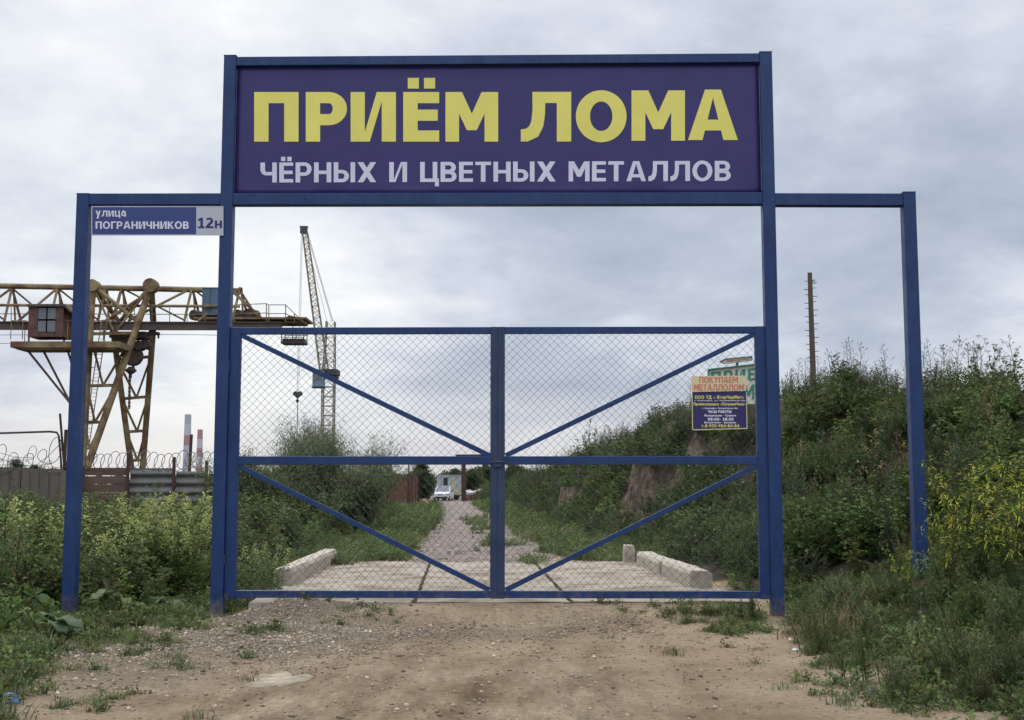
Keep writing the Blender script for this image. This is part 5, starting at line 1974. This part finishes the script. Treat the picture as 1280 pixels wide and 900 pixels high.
def scatter(name, tpls, x, y, sc, m, label=None, kind='stuff', which=None, var=.22, tilt=.12, hue=.10, sink=.02, sz=None, gain=1.0):
    """bake many plants into ONE ground-cover object"""
    n = len(x)
    z = H(x, y) - sink
    if which is None: which = RNG.integers(0, len(tpls), n)
    V, Tt, Cc, off = [], [], [], 0
    for k, T in enumerate(tpls):
        idx = np.nonzero(which == k)[0]
        if len(idx) == 0: continue
        v, t, c = T.np()
        a = RNG.uniform(0, 2 * np.pi, len(idx)); ta = RNG.normal(0, tilt, len(idx)); tb = RNG.normal(0, tilt, len(idx))
        ca, sa = np.cos(a), np.sin(a)
        X = v[None, :, 0] * ca[:, None] - v[None, :, 1] * sa[:, None]
        Y = v[None, :, 0] * sa[:, None] + v[None, :, 1] * ca[:, None]
        Zv = np.repeat(v[None, :, 2], len(idx), 0)
        s = sc[idx][:, None]
        szz = s if sz is None else sz[idx][:, None]
        X = (X + Zv * ta[:, None]) * s + x[idx][:, None]
        Y = (Y + Zv * tb[:, None]) * s + y[idx][:, None]
        Zv = Zv * szz + z[idx][:, None]
        V.append(np.stack([X, Y, Zv], -1).reshape(-1, 3))
        Tt.append((t[None] + (np.arange(len(idx)) * len(v))[:, None, None]).reshape(-1, 3) + off)
        kk = np.exp(RNG.normal(0, var, len(idx)))[:, None, None]
        hh = RNG.normal(0, hue, len(idx))[:, None]
        cc = np.repeat(c[None], len(idx), 0) * kk * gain
        cc[:, :, 0] *= 1 + hh; cc[:, :, 2] *= 1 - hh * .5
        Cc.append(cc.reshape(-1, 3))
        off += len(idx) * len(v)
    me = mesh_from(np.concatenate(V), np.concatenate(Tt), np.concatenate(Cc), name, m)
    o = bpy.data.objects.new(name, me); COL.objects.link(o)
    if label: o['label'] = label
    if kind: o['kind'] = kind
    return o


def inview(x, y, mx=260):
    px = CX + FPX * x / np.maximum(y, .1)
    return (px > -mx) & (px < 1280 + mx) & (y > 5.2)


def plant_meshes(T, base):
    v, t, c = T.np(); p = np.array(T.p); out = []
    for part in dict.fromkeys(T.p):
        k = p == part
        tt = t[k]; u, inv = np.unique(tt, return_inverse=True)
        out.append((part, mesh_from(v[u], inv.reshape(-1, 3), c[k], part, M_LEAF)))
    return out


def plant_things(name, tpls, spots, label, cat, group=None, sink=.03):
    """spots: (x, y, scale, rot); every plant a thing with its parts as children (shared meshes)"""
    protos = [plant_meshes(T, name) for T in tpls]
    for i, (x, y, s, r) in enumerate(spots):
        lab = label[i] if isinstance(label, (list, tuple)) else label
        e = empty(name, (x, y, h1(x, y) - sink), lab, cat, group, rz=r)
        e.scale = (s, s, s)
        for part, me in protos[i % len(protos)]:
            o = bpy.data.objects.new(part, me); COL.objects.link(o); o.parent = e


U = RNG.uniform


def trodden(x, y):
    """trampled strips in front of the four posts"""
    m = np.zeros(len(x), bool)
    for u in (uLO, uLI, uRI, uRO):
        p = G(u, 0)
        m |= (np.abs(x - p.x / p.y * y) < .20) & (y > 10.8) & (y < 15.15)
    return m


# --- the bank on the right -------------------------------------------------------------
broads = [weed_broad(s, 1.0, 4, .13 + .02 * (s % 3), GR_A if s % 2 else GR_B) for s in range(4)]
feathers = [weed_feather(20 + s, 1.05, 5, (GR_G, (.080, .105, .055))[s % 2]) for s in range(4)]
plumes = [weed_plume(40 + s, 1.15) for s in range(4)]
shrubs = [shrub(60 + s, .5, 170, .115, GR_D if s % 2 else GR_B, GR_A) for s in range(4)]
n = 90000
x, y = U(-9, 18, n), 7 + 130 * U(0, 1, n) ** 1.6
f, c = FOOT(y), CREST(y)
t = (x - f) / (c - f)
dens = np.minimum(1, (20 / y) ** 1.15)
# account for the sampling density in y
pdf = 1 / (1.6 * 130 * np.maximum(((y - 7) / 130), 1e-4) ** (1 - 1 / 1.6))
want = 9.5 * dens
keep = U(0, 1, n) < want * (27.0) / (n * pdf)
keep &= (t > -.02) & (t < 1.22) & inview(x, y) & (bare(x, y) < U(.25, .95, n))
x, y, t = x[keep], y[keep], t[keep]
d = x - FOOT(y)
grow = np.clip(.30 + d * .5, .3, 1.0) * np.where(y < 14, .72, 1.0)
grow = np.where((y < 15.6) & (x > 3.6), np.minimum(grow, .42), grow)
grow = np.where(trodden(x, y), np.minimum(grow, .10), grow)
big = np.clip((y / 30) ** .35, .9, 1.6)
patch = fbm(x, y, .55, 9.0)
ty = np.where(patch > .16, 0, np.where(patch > -.22, 1, 2))
rr = U(0, 1, len(x))
ty = np.where(rr < .16, RNG.integers(0, 4, len(x)), ty)
ty = np.where((t > .78) & (rr > .5), np.where(rr > .75, 3, 1), ty)
sc = grow * big * U(.6, 1.15, len(x)) * np.where(ty == 3, .8, 1) * np.where(t > .8, .78, 1)
# weeds are trampled down in front of the billboard
pxs = CX + FPX * x / y
lim = 1.6 + .0655 * y - H(x, y)
front = (pxs > 868) & (pxs < 985) & (y < 31.3)
sc = np.where(front, np.minimum(sc, np.clip((lim - .05) / 1.15, .05, 9)), sc)
tp = broads + feathers + shrubs + plumes + [weed_plume(51, 1.1, (.20, .165, .095), (.26, .21, .12)), weed_feather(52, .9, 4, (.21, .19, .11), .3, 24)] + [weed_feather(54 + s, 1.0, 7, ((.105, .135, .062), (.120, .145, .082), (.092, .126, .052))[s], .4, 85, .55) for s in range(3)]
# small mixing of kinds within each patch
which = np.where(ty == 0, RNG.integers(0, 4, len(x)), np.where(ty == 1, 4 + RNG.integers(0, 4, len(x)), np.where(ty == 2, 8 + RNG.integers(0, 4, len(x)), 12 + RNG.integers(0, 4, len(x)))))
which = np.where(U(0, 1, len(x)) < .055, 16 + RNG.integers(0, 2, len(x)), which)
which = np.where((y < 15.8) & (which < 8) & (which > 3), 18 + RNG.integers(0, 3, len(x)), which)
scatter('undergrowth', tp, x, y, sc, M_LEAF, 'dense dark green weeds and shrubs covering the bank', which=which, var=.30, gain=.80)
print('bank plants', len(x))

# rounded leafy shrubs standing out of the slope
rs2 = random.Random(12)
LEAFY = [(.070, .108, .040), (.060, .094, .038), (.082, .120, .048), (.052, .084, .033)]
bs_ = []
for px, py in ((700, 588), (742, 585), (770, 600), (880, 600), (905, 640), (868, 655), (925, 690), (1000, 620), (1045, 660), (1085, 600), (1015, 540), (1105, 540), (930, 560), (1180, 540), (1240, 500), (1060, 520), (1000, 680), (845, 560), (1215, 560), (880, 690), (912, 705), (940, 712), (872, 640), (930, 655), (1010, 705), (1045, 700), (955, 690), (1085, 665), (895, 610), (1030, 610)):
    p = hit(px, py)
    if p is None: continue
    bs_.append((p.x, p.y, rs2.uniform(.8, 1.25) * min(1.5, (p.y / 28) ** .5), rs2.uniform(0, 6)))
plant_things('leafy_shrub', [shrub(611 + k, .85, 640, .12, LEAFY[k], LEAFY[(k + 1) % 4], .95) for k in range(4)], bs_, 'rounded leafy shrub standing out of the weeds on the bank', 'shrub', 'rounded shrubs on the bank')

# tall seed-headed weeds along the skyline, one object each
sk = []
rs = random.Random(5)
for i in range(34):
    px = 985 + (1290 - 985) * (i + rs.uniform(.1, .9)) / 34
    if 1122 < px < 1150: continue
    s_ = (px - 640) / 1500
    yy = 20.0
    while yy < 45 and s_ * yy < float(CREST(yy)) - rs.uniform(.0, .5): yy += .2
    sk.append((s_ * yy, yy, rs.uniform(.55, 1.0), rs.uniform(0, 6)))
plant_things('tall_weed', [weed_plume(81, 1.25), weed_plume(82, 1.2), weed_plume(83, 1.3)], sk, 'tall spindly seed-headed weed standing against the sky on the bank crest', 'weed', 'seed-headed weeds on the skyline')
um = []
for px in (1190, 1202, 1213, 1222, 1232, 1244, 1256, 1266):
    yy = 22 + rs.uniform(0, 1.5); um.append(((px - 640) / 1500 * yy, yy, rs.uniform(.5, .68), rs.uniform(0, 6)))
plant_things('umbel_weed', [weed_umbel(91, 1.5), weed_umbel(92, 1.4), weed_umbel(93, 1.6)], um, 'dark branching weed with flat seed clusters silhouetted beyond the outer right post', 'weed', 'flat-headed weeds on the skyline')
sp = [((px - 640) / 1500 * yy, yy, s_, k) for k, (px, yy, s_) in enumerate(((743, 52, 1.9), (757, 50, 1.2), (1035, 29.3, 1.25), (1062, 28.8, 1.0), (990, 30, 1.0)))]
lsp = [((px - 640) / 1500 * yy, yy, s_, k) for k, (px, yy, s_) in enumerate(((12, 17.5, 1.35), (28, 19, 1.5), (52, 18, 1.2), (132, 20, 1.35), (-20, 18, 1.4), (188, 21, 1.4), (255, 19, 1.3)))]
plant_things('spire_weed', [weed_plume(97, 1.1, (.085, .125, .05), (.20, .22, .12)), weed_feather(98, 1.0, 3, GR_G, .15, 60)], lsp, 'slim tall spire of weed rising out of the thicket left of the gate', 'weed', 'spires in the left thicket')
plant_things('spire_weed', [weed_feather(95, 1.0, 2, GR_B, .1, 60), weed_feather(96, 1.0, 3, GR_G, .15, 50)], sp, 'slim spire of weed rising clear above its neighbours on the bank', 'weed', 'spires on the bank')

# --- weeds on the left -----------------------------------------------------------------
lb = [weed_broad(101 + s, 1.15, 4, .115 + .025 * (s % 3), GR_A if s % 2 else (.078, .108, .045)) for s in range(4)]
lf_ = [weed_feather(111 + s, 1.0, 5, (.088, .112, .055)) for s in range(3)]
ls = [shrub(121 + s, .5, 170, .13, GR_B, GR_A) for s in range(3)]
n = 26000
x, y = U(-24, -2, n), U(9, 66, n)
d = LEFT(y) - x
back = np.minimum(1, (18 / y) ** .9)
keep = (d > -.1) & inview(x, y) & (U(0, 1, n) < 9.0 * back * (22 * 57) / n) & ((y < 39.3) | (x > -9)) & ~((np.abs(x - pad(-3.22, y)) < .32) & (y > 16.5) & (y < 23.1))
x, y, d = x[keep], y[keep], d[keep]
fr = sstep(13.6, 16.6, y + fbm(x, y, 1.0, 2.0) * .5 + 1.7 * sstep(-5.0, -5.9, x))
rows = sstep(24, 30, y)
grow = np.clip(.20 + d * .5, .2, 1.0) * (.5 + .5 * fr)
grow = np.where((y > 24) & (d < 2.2), grow * .55, grow)
grow = grow * (.92 + .42 * fbm(x, y, .8, 11.0) + .28 * fbm(x, y, 2.1, 4.0))
pt = fbm(x, y, .6, 4.0); rr = U(0, 1, len(x))
ty = np.where(pt > .05, 0, np.where(pt > -.3, 1, 2)); ty = np.where(rr < .25, RNG.integers(0, 3, len(x)), ty)
which = np.where(ty == 0, RNG.integers(0, 4, len(x)), np.where(ty == 1, 4 + RNG.integers(0, 3, len(x)), 7 + RNG.integers(0, 3, len(x))))
which = np.where(U(0, 1, len(x)) < .05, 10, which)
which = np.where((U(0, 1, len(x)) < .03) & (d < 3), 11, which)
grow = np.where(trodden(x, y), np.minimum(grow, .10), grow)
scatter('weeds', lb + lf_ + ls + [weed_plume(126, 1.25, (.20, .165, .095), (.26, .21, .12)), broad_rosette(127, 8, .30, (.085, .13, .05))], x, y, grow * U(.7, 1.2, len(x)) * np.clip((y / 22) ** .25, .9, 1.3), M_LEAF, 'tangled green weeds filling the ground left of the gate', which=which, var=.24)
print('left weeds', len(x))

pale = []
for i in range(36):
    yy = rs.uniform(16.4, 22)
    px = rs.choice((148, 160, 175, 200, 212, 222, 232, 243)) + rs.gauss(0, 9) if i % 4 else rs.uniform(-30, 110)
    pale.append(((px - 640) / 1500 * yy, yy, rs.uniform(.8, 1.2), rs.uniform(0, 6)))
for px, yy in ((300, 16.5), (315, 16.3), (338, 16.1), (352, 16.6), (328, 17.5)):
    pale.append(((px - 640) / 1500 * yy, yy, rs.uniform(.45, .62), rs.uniform(0, 6)))
plant_things('pale_tipped_weed', [weed_broad(131, 1.25, 4, .11, GR_A, PALE, 34), weed_broad(132, 1.2, 3, .11, GR_B, (.27, .31, .13), 40), weed_broad(133, 1.3, 5, .10, GR_A, PALE, 26)],
             pale, 'leafy weed with pale yellow-green tops growing in the thicket left of the gate', 'weed', 'pale-topped weeds')
bd = [hit(118, 752), hit(60, 800), hit(150, 770), hit(205, 765), hit(25, 770)]
plant_things('burdock', [broad_rosette(141, 13, .30), broad_rosette(142, 12, .27), broad_rosette(143, 14, .25)],
             [(p.x, p.y, s_, k * 1.3) for k, (p, s_) in enumerate(zip(bd, (1.5, 1.1, 1.05, .8, 1.1)))],
             ['burdock with one broad raised leaf just behind the foot of the left outer post', 'flat burdock spreading in low grass left of the outer post', 'burdock between the left outer and inner posts with leaves near the ground',
              'smallest burdock, close to the left inner post', 'burdock at the left edge below the tall thicket'], 'burdock', 'burdocks by the left posts')

# --- yellow flowered weeds on the right ------------------------------------------------
yw = [(1212, 12.6, .9), (1250, 12.3, .82), (1180, 13.0, .74), (1122, 13.6, .46), (1232, 13.8, .98), (1272, 13.2, .9), (1198, 14.0, .88), (1162, 15.6, .5)]
plant_things('yellow_weed', [yellow_weed(151, 1.45, 10), yellow_weed(152, 1.35, 9), yellow_weed(153, 1.5, 9)],
             [((px - 640) / 1500 * yy, yy, s_, k * 2.1) for k, (px, yy, s_) in enumerate(yw)],
             'bushy weed covered in narrow yellow pods beside the right outer post', 'weed', 'yellow-podded weeds')
# straw heap and feathery plants at the right edge
p = hit(1105, 815)
plant_things('straw_heap', [straw(161)], [(p.x, p.y, 1.0, .2), ], 'flattened heap of dry cut stalks at the right edge of the dirt', 'straw heap')

# --- grass -----------------------------------------------------------------------------
gc_ = [grass_clump(171 + s, .15, 40, (.088, .122, .044), .08) for s in range(3)] + [grass_clump(181 + s, .10, 34, (.100, .122, .050), .07, .2) for s in range(2)] + [shrub(186 + s, .13, 66, .05, GR_A, (.095, .128, .048), .7) for s in range(4)]
n = 60000
x, y = U(-7.5, 7.5, n), U(7.2, 16.2, n)
vm = vegmask(x, y)
dl, dr = LEFT(y) - x, x - FOOT(y)
edge = np.maximum(np.exp(-(dl / .75) ** 2), np.exp(-((dr + .1) / .8) ** 2))
clump = sstep(-.15, .5, fbm(x, y, 1.7, 6.0))
pr = np.maximum(vm * .55, edge * clump * .55)
pr = np.maximum(pr, .55 * np.exp(-(((x - 2.6) / .8) ** 2 + ((y - 14.6) / .5) ** 2)))      # tuft band under the right leaf
pr = np.maximum(pr, .30 * clump * np.exp(-(((x + 3.3) / .8) ** 2 + ((y - 12.4) / 1.6) ** 2)))
pr = np.maximum(pr, .16 * clump * np.exp(-(((x + 2.4) / .9) ** 2 + ((y - 14.5) / .5) ** 2)))
pr = np.maximum(pr, .45 * np.exp(-(((x - 2.85) / .4) ** 2 + ((y - 9.5) / .35) ** 2)))
keep = inview(x, y) & (U(0, 1, n) < pr * .6) & (y < 15.0 + 2 * (np.abs(x) > 3.3))
keep &= ~(trodden(x, y) & (U(0, 1, n) < .8))
x, y = x[keep], y[keep]
scatter('grass', gc_, x, y, U(.55, 1.25, len(x)) * np.where(vegmask(x, y) > .5, 1.1, .75), M_GRASS, 'short grass growing along the edges of the dirt', var=.22, tilt=.1)
print('grass near', len(x))
n = 40000
x, y = U(-9, 4, n), 22 + 80 * U(0, 1, n) ** 1.4
rc = x - ROADC(y)
on = vegmask(x, y)
mid = .35 * np.exp(-((rc - .5) / .45) ** 2) * sstep(.0, .5, fbm(x, y, .5, 3.0)) * (y < 60)
keep = inview(x, y) & (x > LEFT(y) - 2.8) & (x < FOOT(y) + .8) & (U(0, 1, n) < np.maximum(on * .75, mid) * np.minimum(1, 30 / y))
x, y = x[keep], y[keep]
scatter('verge_grass', [grass_clump(191 + s, .22, 34, (.105, .140, .046), .14, .12) for s in range(3)] + [shrub(196 + s, .2, 70, .07, GR_A, (.100, .135, .050), .8) for s in range(2)], x, y, U(.5, 1.15, len(x)) * np.clip(y / 28, .9, 2.0), M_GRASS,
        'longer grass on the verges of the gravel road', var=.22)
print('grass road', len(x))

# dry brown tufts below the eroded cut
x, y = [], []
for px, py, s_, m_ in ((760, 668, .8, 26), (715, 672, .9, 22), (790, 655, .5, 14), (690, 650, .8, 14), (1050, 800, .3, 14), (1075, 770, .25, 10)):
    p = hit(px, py)
    for k in range(m_):
        x.append(p.x + rs.gauss(0, s_ * .45)); y.append(p.y + rs.gauss(0, s_ * .8))
x, y = np.array(x), np.array(y)
scatter('dry_grass', [grass_clump(201 + s, .34, 30, (.27, .185, .095), .16, .5) for s in range(3)], x, y, U(.6, 1.3, len(x)), M_GRASS, 'dry brown grass below the bare cut in the bank')

# low leafy seedlings at the right front edge
n = 2600
x, y = U(2.2, 6.5, n), U(7.5, 15.5, n)
dr = x - FOOT(y)
keep = inview(x, y) & (dr > -.75) & (dr < 1.8) & (U(0, 1, n) < np.where(dr < 0, .16 * sstep(-.2, .5, fbm(x, y, 1.6, 8.0)), .42))
keep &= ~trodden(x, y)
x, y = x[keep], y[keep]
scatter('seedlings', [weed_feather(211 + s, .42, 7, ((.098, .130, .058), (.115, .140, .075), (.088, .122, .050))[s], .5, 150, .5) for s in range(3)] + [shrub(221 + s, .22, 80, .06, GR_A, GR_G) for s in range(2)], x, y, U(.5, 1.15, len(x)), M_LEAF,
        'low feathery weeds along the foot of the bank', var=.25)

# --- stones ----------------------------------------------------------------------------
def stone(seed):
    rnd = random.Random(seed); T = Tpl()
    P = [(1, 0, 0), (-1, 0, 0), (0, 1, 0), (0, -1, 0), (0, 0, 1), (0, 0, -1), (.65, .65, .4), (-.65, .6, .4), (-.6, -.65, .35), (.65, -.6, .45)]
    import bmesh
    bm = bmesh.new()
    for p in P: bm.verts.new((p[0] * rnd.uniform(.7, 1.2), p[1] * rnd.uniform(.6, 1.0), p[2] * rnd.uniform(.4, .75)))
    bmesh.ops.convex_hull(bm, input=bm.verts)
    bmesh.ops.triangulate(bm, faces=bm.faces)
    bm.verts.index_update()
    T.v = [tuple(v.co) for v in bm.verts]; T.t = [tuple(v.index for v in f_.verts) for f_ in bm.faces]
    T.c = [(.235, .19, .14)] * len(T.t); T.p = ['s'] * len(T.t)
    bm.free()
    return T


n = 200000
x, y = U(-5.4, 4.2, n), U(7.4, 15.05, n)
pr = .06 + .95 * np.exp(-(((x + 2.3) / 1.5) ** 2 + ((y - 13.2) / 1.6) ** 2)) + .55 * np.exp(-(((x + 3.2) / .9) ** 2 + ((y - 10.8) / 1.6) ** 2)) \
    + .5 * np.exp(-(((x - .2) / 1.4) ** 2 + ((y - 13.2) / .6) ** 2)) + .5 * np.exp(-(((x - .9) / .8) ** 2 + ((y - 14.2) / .4) ** 2)) + .6 * np.exp(-(((x + 3.0) / .6) ** 2 + ((y - 14.6) / .4) ** 2))
pr = pr + .8 * sstep(-1.0, -2.4, x) * sstep(10.6, 12, y)
pr *= .35 + .65 * sstep(-.3, .5, fbm(x, y, 2.2, 2.0))
keep = inview(x, y, 60) & (U(0, 1, n) < pr * .6) & (x > LEFT(y) - .4)
x, y = x[keep], y[keep]
s = np.clip(.0085 * np.exp(RNG.normal(0, .55, len(x))), .003, .034)
scatter('gravel', [stone(k) for k in range(6)], x, y, s, M_STONE, 'loose stones and chippings scattered over the dirt', var=.38, tilt=.3, hue=.05, sink=-.001)
n = 5000
x, y = U(-5, 2, n), 23 + 45 * U(0, 1, n) ** 1.5
keep = (np.abs(x - ROADC(y)) < 2.2)
x, y = x[keep], y[keep]
scatter('road_gravel', [stone(k) for k in range(6)], x, y, np.clip(.022 * np.exp(RNG.normal(0, .5, len(x))), .008, .07), M_STONE, 'loose stones on the gravel road', var=.38, tilt=.3, hue=.05, sink=-.003)

def clod(seed):
    T = stone(seed)
    T.c = [(.27, .20, .13)] * len(T.t)
    return T


n = 26000
x, y = U(-4.2, 3.6, n), U(7.2, 14.9, n)
keep = inview(x, y, 60) & (U(0, 1, n) < .05 + .30 * sstep(.1, .7, fbm(x, y, 1.3, 6.0))) & (x > LEFT(y) - .2) & (x < FOOT(y) + .3)
x, y = x[keep], y[keep]
scatter('dirt_clods', [clod(20 + k) for k in range(6)], x, y, np.clip(.009 * np.exp(RNG.normal(0, .5, len(x))), .003, .03), M_STONE, 'crumbled clods of dry earth lying on the dirt', var=.25, tilt=.3, hue=.04, sink=.001)
n = 900
a = U(0, 1, n)
y = 23.5 + 14 * a
x = FOOT(y) + RNG.normal(.25, .45, n)
scatter('rubble', [stone(30 + k) for k in range(6)], x, y, np.clip(.035 * np.exp(RNG.normal(0, .6, n)), .012, .13), M_STONE, 'crumbled earth and stones along the foot of the bank', var=.3, tilt=.3, hue=.05, sink=0)
# --- bushes and trees beyond the gate --------------------------------------------------
def bush_tpl(seed, rx, rz_, nbr, nl, L, wl_, cols, lob=7):
    """crown of upright sprays; leaves narrow and hanging, grouped on twigs"""
    rnd = random.Random(seed); T = Tpl()
    lobes = []
    for i in range(lob):
        a = rnd.uniform(0, 6.28); q = rnd.uniform(.1, .75)
        lobes.append((Vector((math.cos(a) * q * rx, math.sin(a) * q * rx, rz_ * rnd.uniform(.30, .72))), rx * rnd.uniform(.35, .6)))
    for i in range(nbr):
        ctr, r_ = lobes[i % lob]
        d = sph(rnd); d.z = d.z * .8 + .28; d.normalize()
        e = ctr + Vector((d.x * r_, d.y * r_, d.z * r_ * 1.1)) * rnd.uniform(.55, 1.15)
        e.z = max(.06, e.z)
        b0 = ctr * .55 + Vector((0, 0, -.1)) + (e - ctr) * .15; b0.z = max(.05, b0.z)
        T.stem([b0, b0.lerp(e, .6) + sph(rnd) * .06, e], .012, .003, (.075, .065, .045), 'branches')
        c = rnd.choice(cols)
        for j in range(nl):
            p = b0.lerp(e, .35 + .7 * rnd.random()) + sph(rnd) * (.10 * rx)
            l = L * rnd.uniform(.6, 1.35)
            T.leaf(p, d * .8 + sph(rnd), l, l * wl_, c, 'foliage', droop=.35, rnd=rnd)
    for i in range(6):
        a = rnd.uniform(0, 6.28); e = lobes[i % lob][0]
        T.stem([(math.cos(a) * .08, math.sin(a) * .08, 0), e * .5, e], .035, .012, (.07, .06, .045), 'branches')
    return T


WIL = [(.085, .122, .058), (.102, .138, .070), (.072, .106, .050), (.112, .146, .064)]
for k, (px, yy, rx, rz_, lab) in enumerate(((440, 39.5, 1.85, 4.1, 'round willow bush seen through the left gate leaf, next to the rusty container'),
                                            (362, 42.5, 2.1, 3.9, 'willow bush below the tower crane, partly hidden by the rounder bush'),
                                            (318, 37, 1.5, 2.6, 'lowest willow bush, nearest the hinge side of the left gate leaf'),
                                            (452, 36.5, 1.25, 2.7, 'dense low willow bush at the edge of the gravel road verge'),
                                            (398, 46, 1.8, 4.9, 'tall thin-topped willow bush at the back of its clump'))):
    T = bush_tpl(301 + k, rx, rz_, 420, 70, .105, .24, WIL, 14)
    plant_things('willow_bush', [T], [((px - 640) / 1500 * yy, yy, 1.0, k)], lab, 'bush', 'willow bushes beyond the gate')


def tree_tpl(seed, h, rx, trunk, nbr, nl, L, cols, base=.2):
    rnd = random.Random(seed); T = Tpl()
    top = Vector((rnd.uniform(-.1, .1) * h, 0, h * .9))
    T.stem([(0, 0, -.2), top * .4, top], trunk, trunk * .2, (.07, .06, .045), 'trunk')
    for i in range(nbr):
        t = base + (1 - base) * rnd.random()
        p = top * (t * .95)
        a = rnd.uniform(0, 6.28); r_ = rx * (math.sin(math.pi * min(1, (t - base) / (1 - base) * .82 + .16)) ** .7) * rnd.uniform(.5, 1.1)
        e = p + Vector((math.cos(a) * r_, math.sin(a) * r_, r_ * rnd.uniform(.0, .55)))
        T.stem([p, e], trunk * .25, trunk * .06, (.07, .06, .045), 'trunk')
        c = rnd.choice(cols)
        for j in range(nl):
            q = p.lerp(e, .3 + .75 * rnd.random()) + sph(rnd) * .16 * rx
            T.leaf(q, sph(rnd) + Vector((0, 0, .2)), L * rnd.uniform(.6, 1.3), L * .5, c, 'crown', droop=.2, rnd=rnd)
    return T


TG = [(.065, .095, .045), (.078, .108, .050), (.055, .082, .040)]
trees = [(527, 124, 4.3, 1.55, 'dark dense tree directly behind the end of the rusty container'),
         (568, 150, 3.9, 1.6, 'small tree rising over the roof of the pale hut'),
         (589, 142, 3.6, 1.9, 'broad low tree between the rusty column and the gate centre post'),
         (604, 150, 4.2, 2.0, 'tree half hidden behind the gate centre post at the road end'),
         (640, 138, 3.5, 2.0, 'low tree just right of the gate centre post, beyond the bank'),
         (307, 120, 5.0, 1.7, 'small distant tree showing beside the left hinge stile'),
         (20, 150, 5.2, 2.2, 'hazy far tree behind the tangled wire at the left edge'),
         (43, 160, 4.6, 1.8, 'smaller far tree behind the concrete fence'),
         (656, 152, 3.2, 2.2, 'far low tree over the end of the bank')]
for k, (px, yy, hh, rx, lab) in enumerate(trees):
    plant_things('tree', [tree_tpl(401 + k, hh, rx, .12, 130, 34, .26, TG, .06)], [((px - 640) / 1500 * yy, yy, 1.0, k)], lab, 'tree', 'small trees beyond the yard')
# --- far-off wood along the horizon
n = 420
x, y = U(-330, 330, n), U(420, 640, n)
scatter('far_wood', [tree_tpl(431 + s, 6.0, 3.6, .2, 34, 16, .9, TG, .05) for s in range(3)], x, y, U(.7, 1.3, n), M_LEAF, 'distant line of woodland along the horizon')
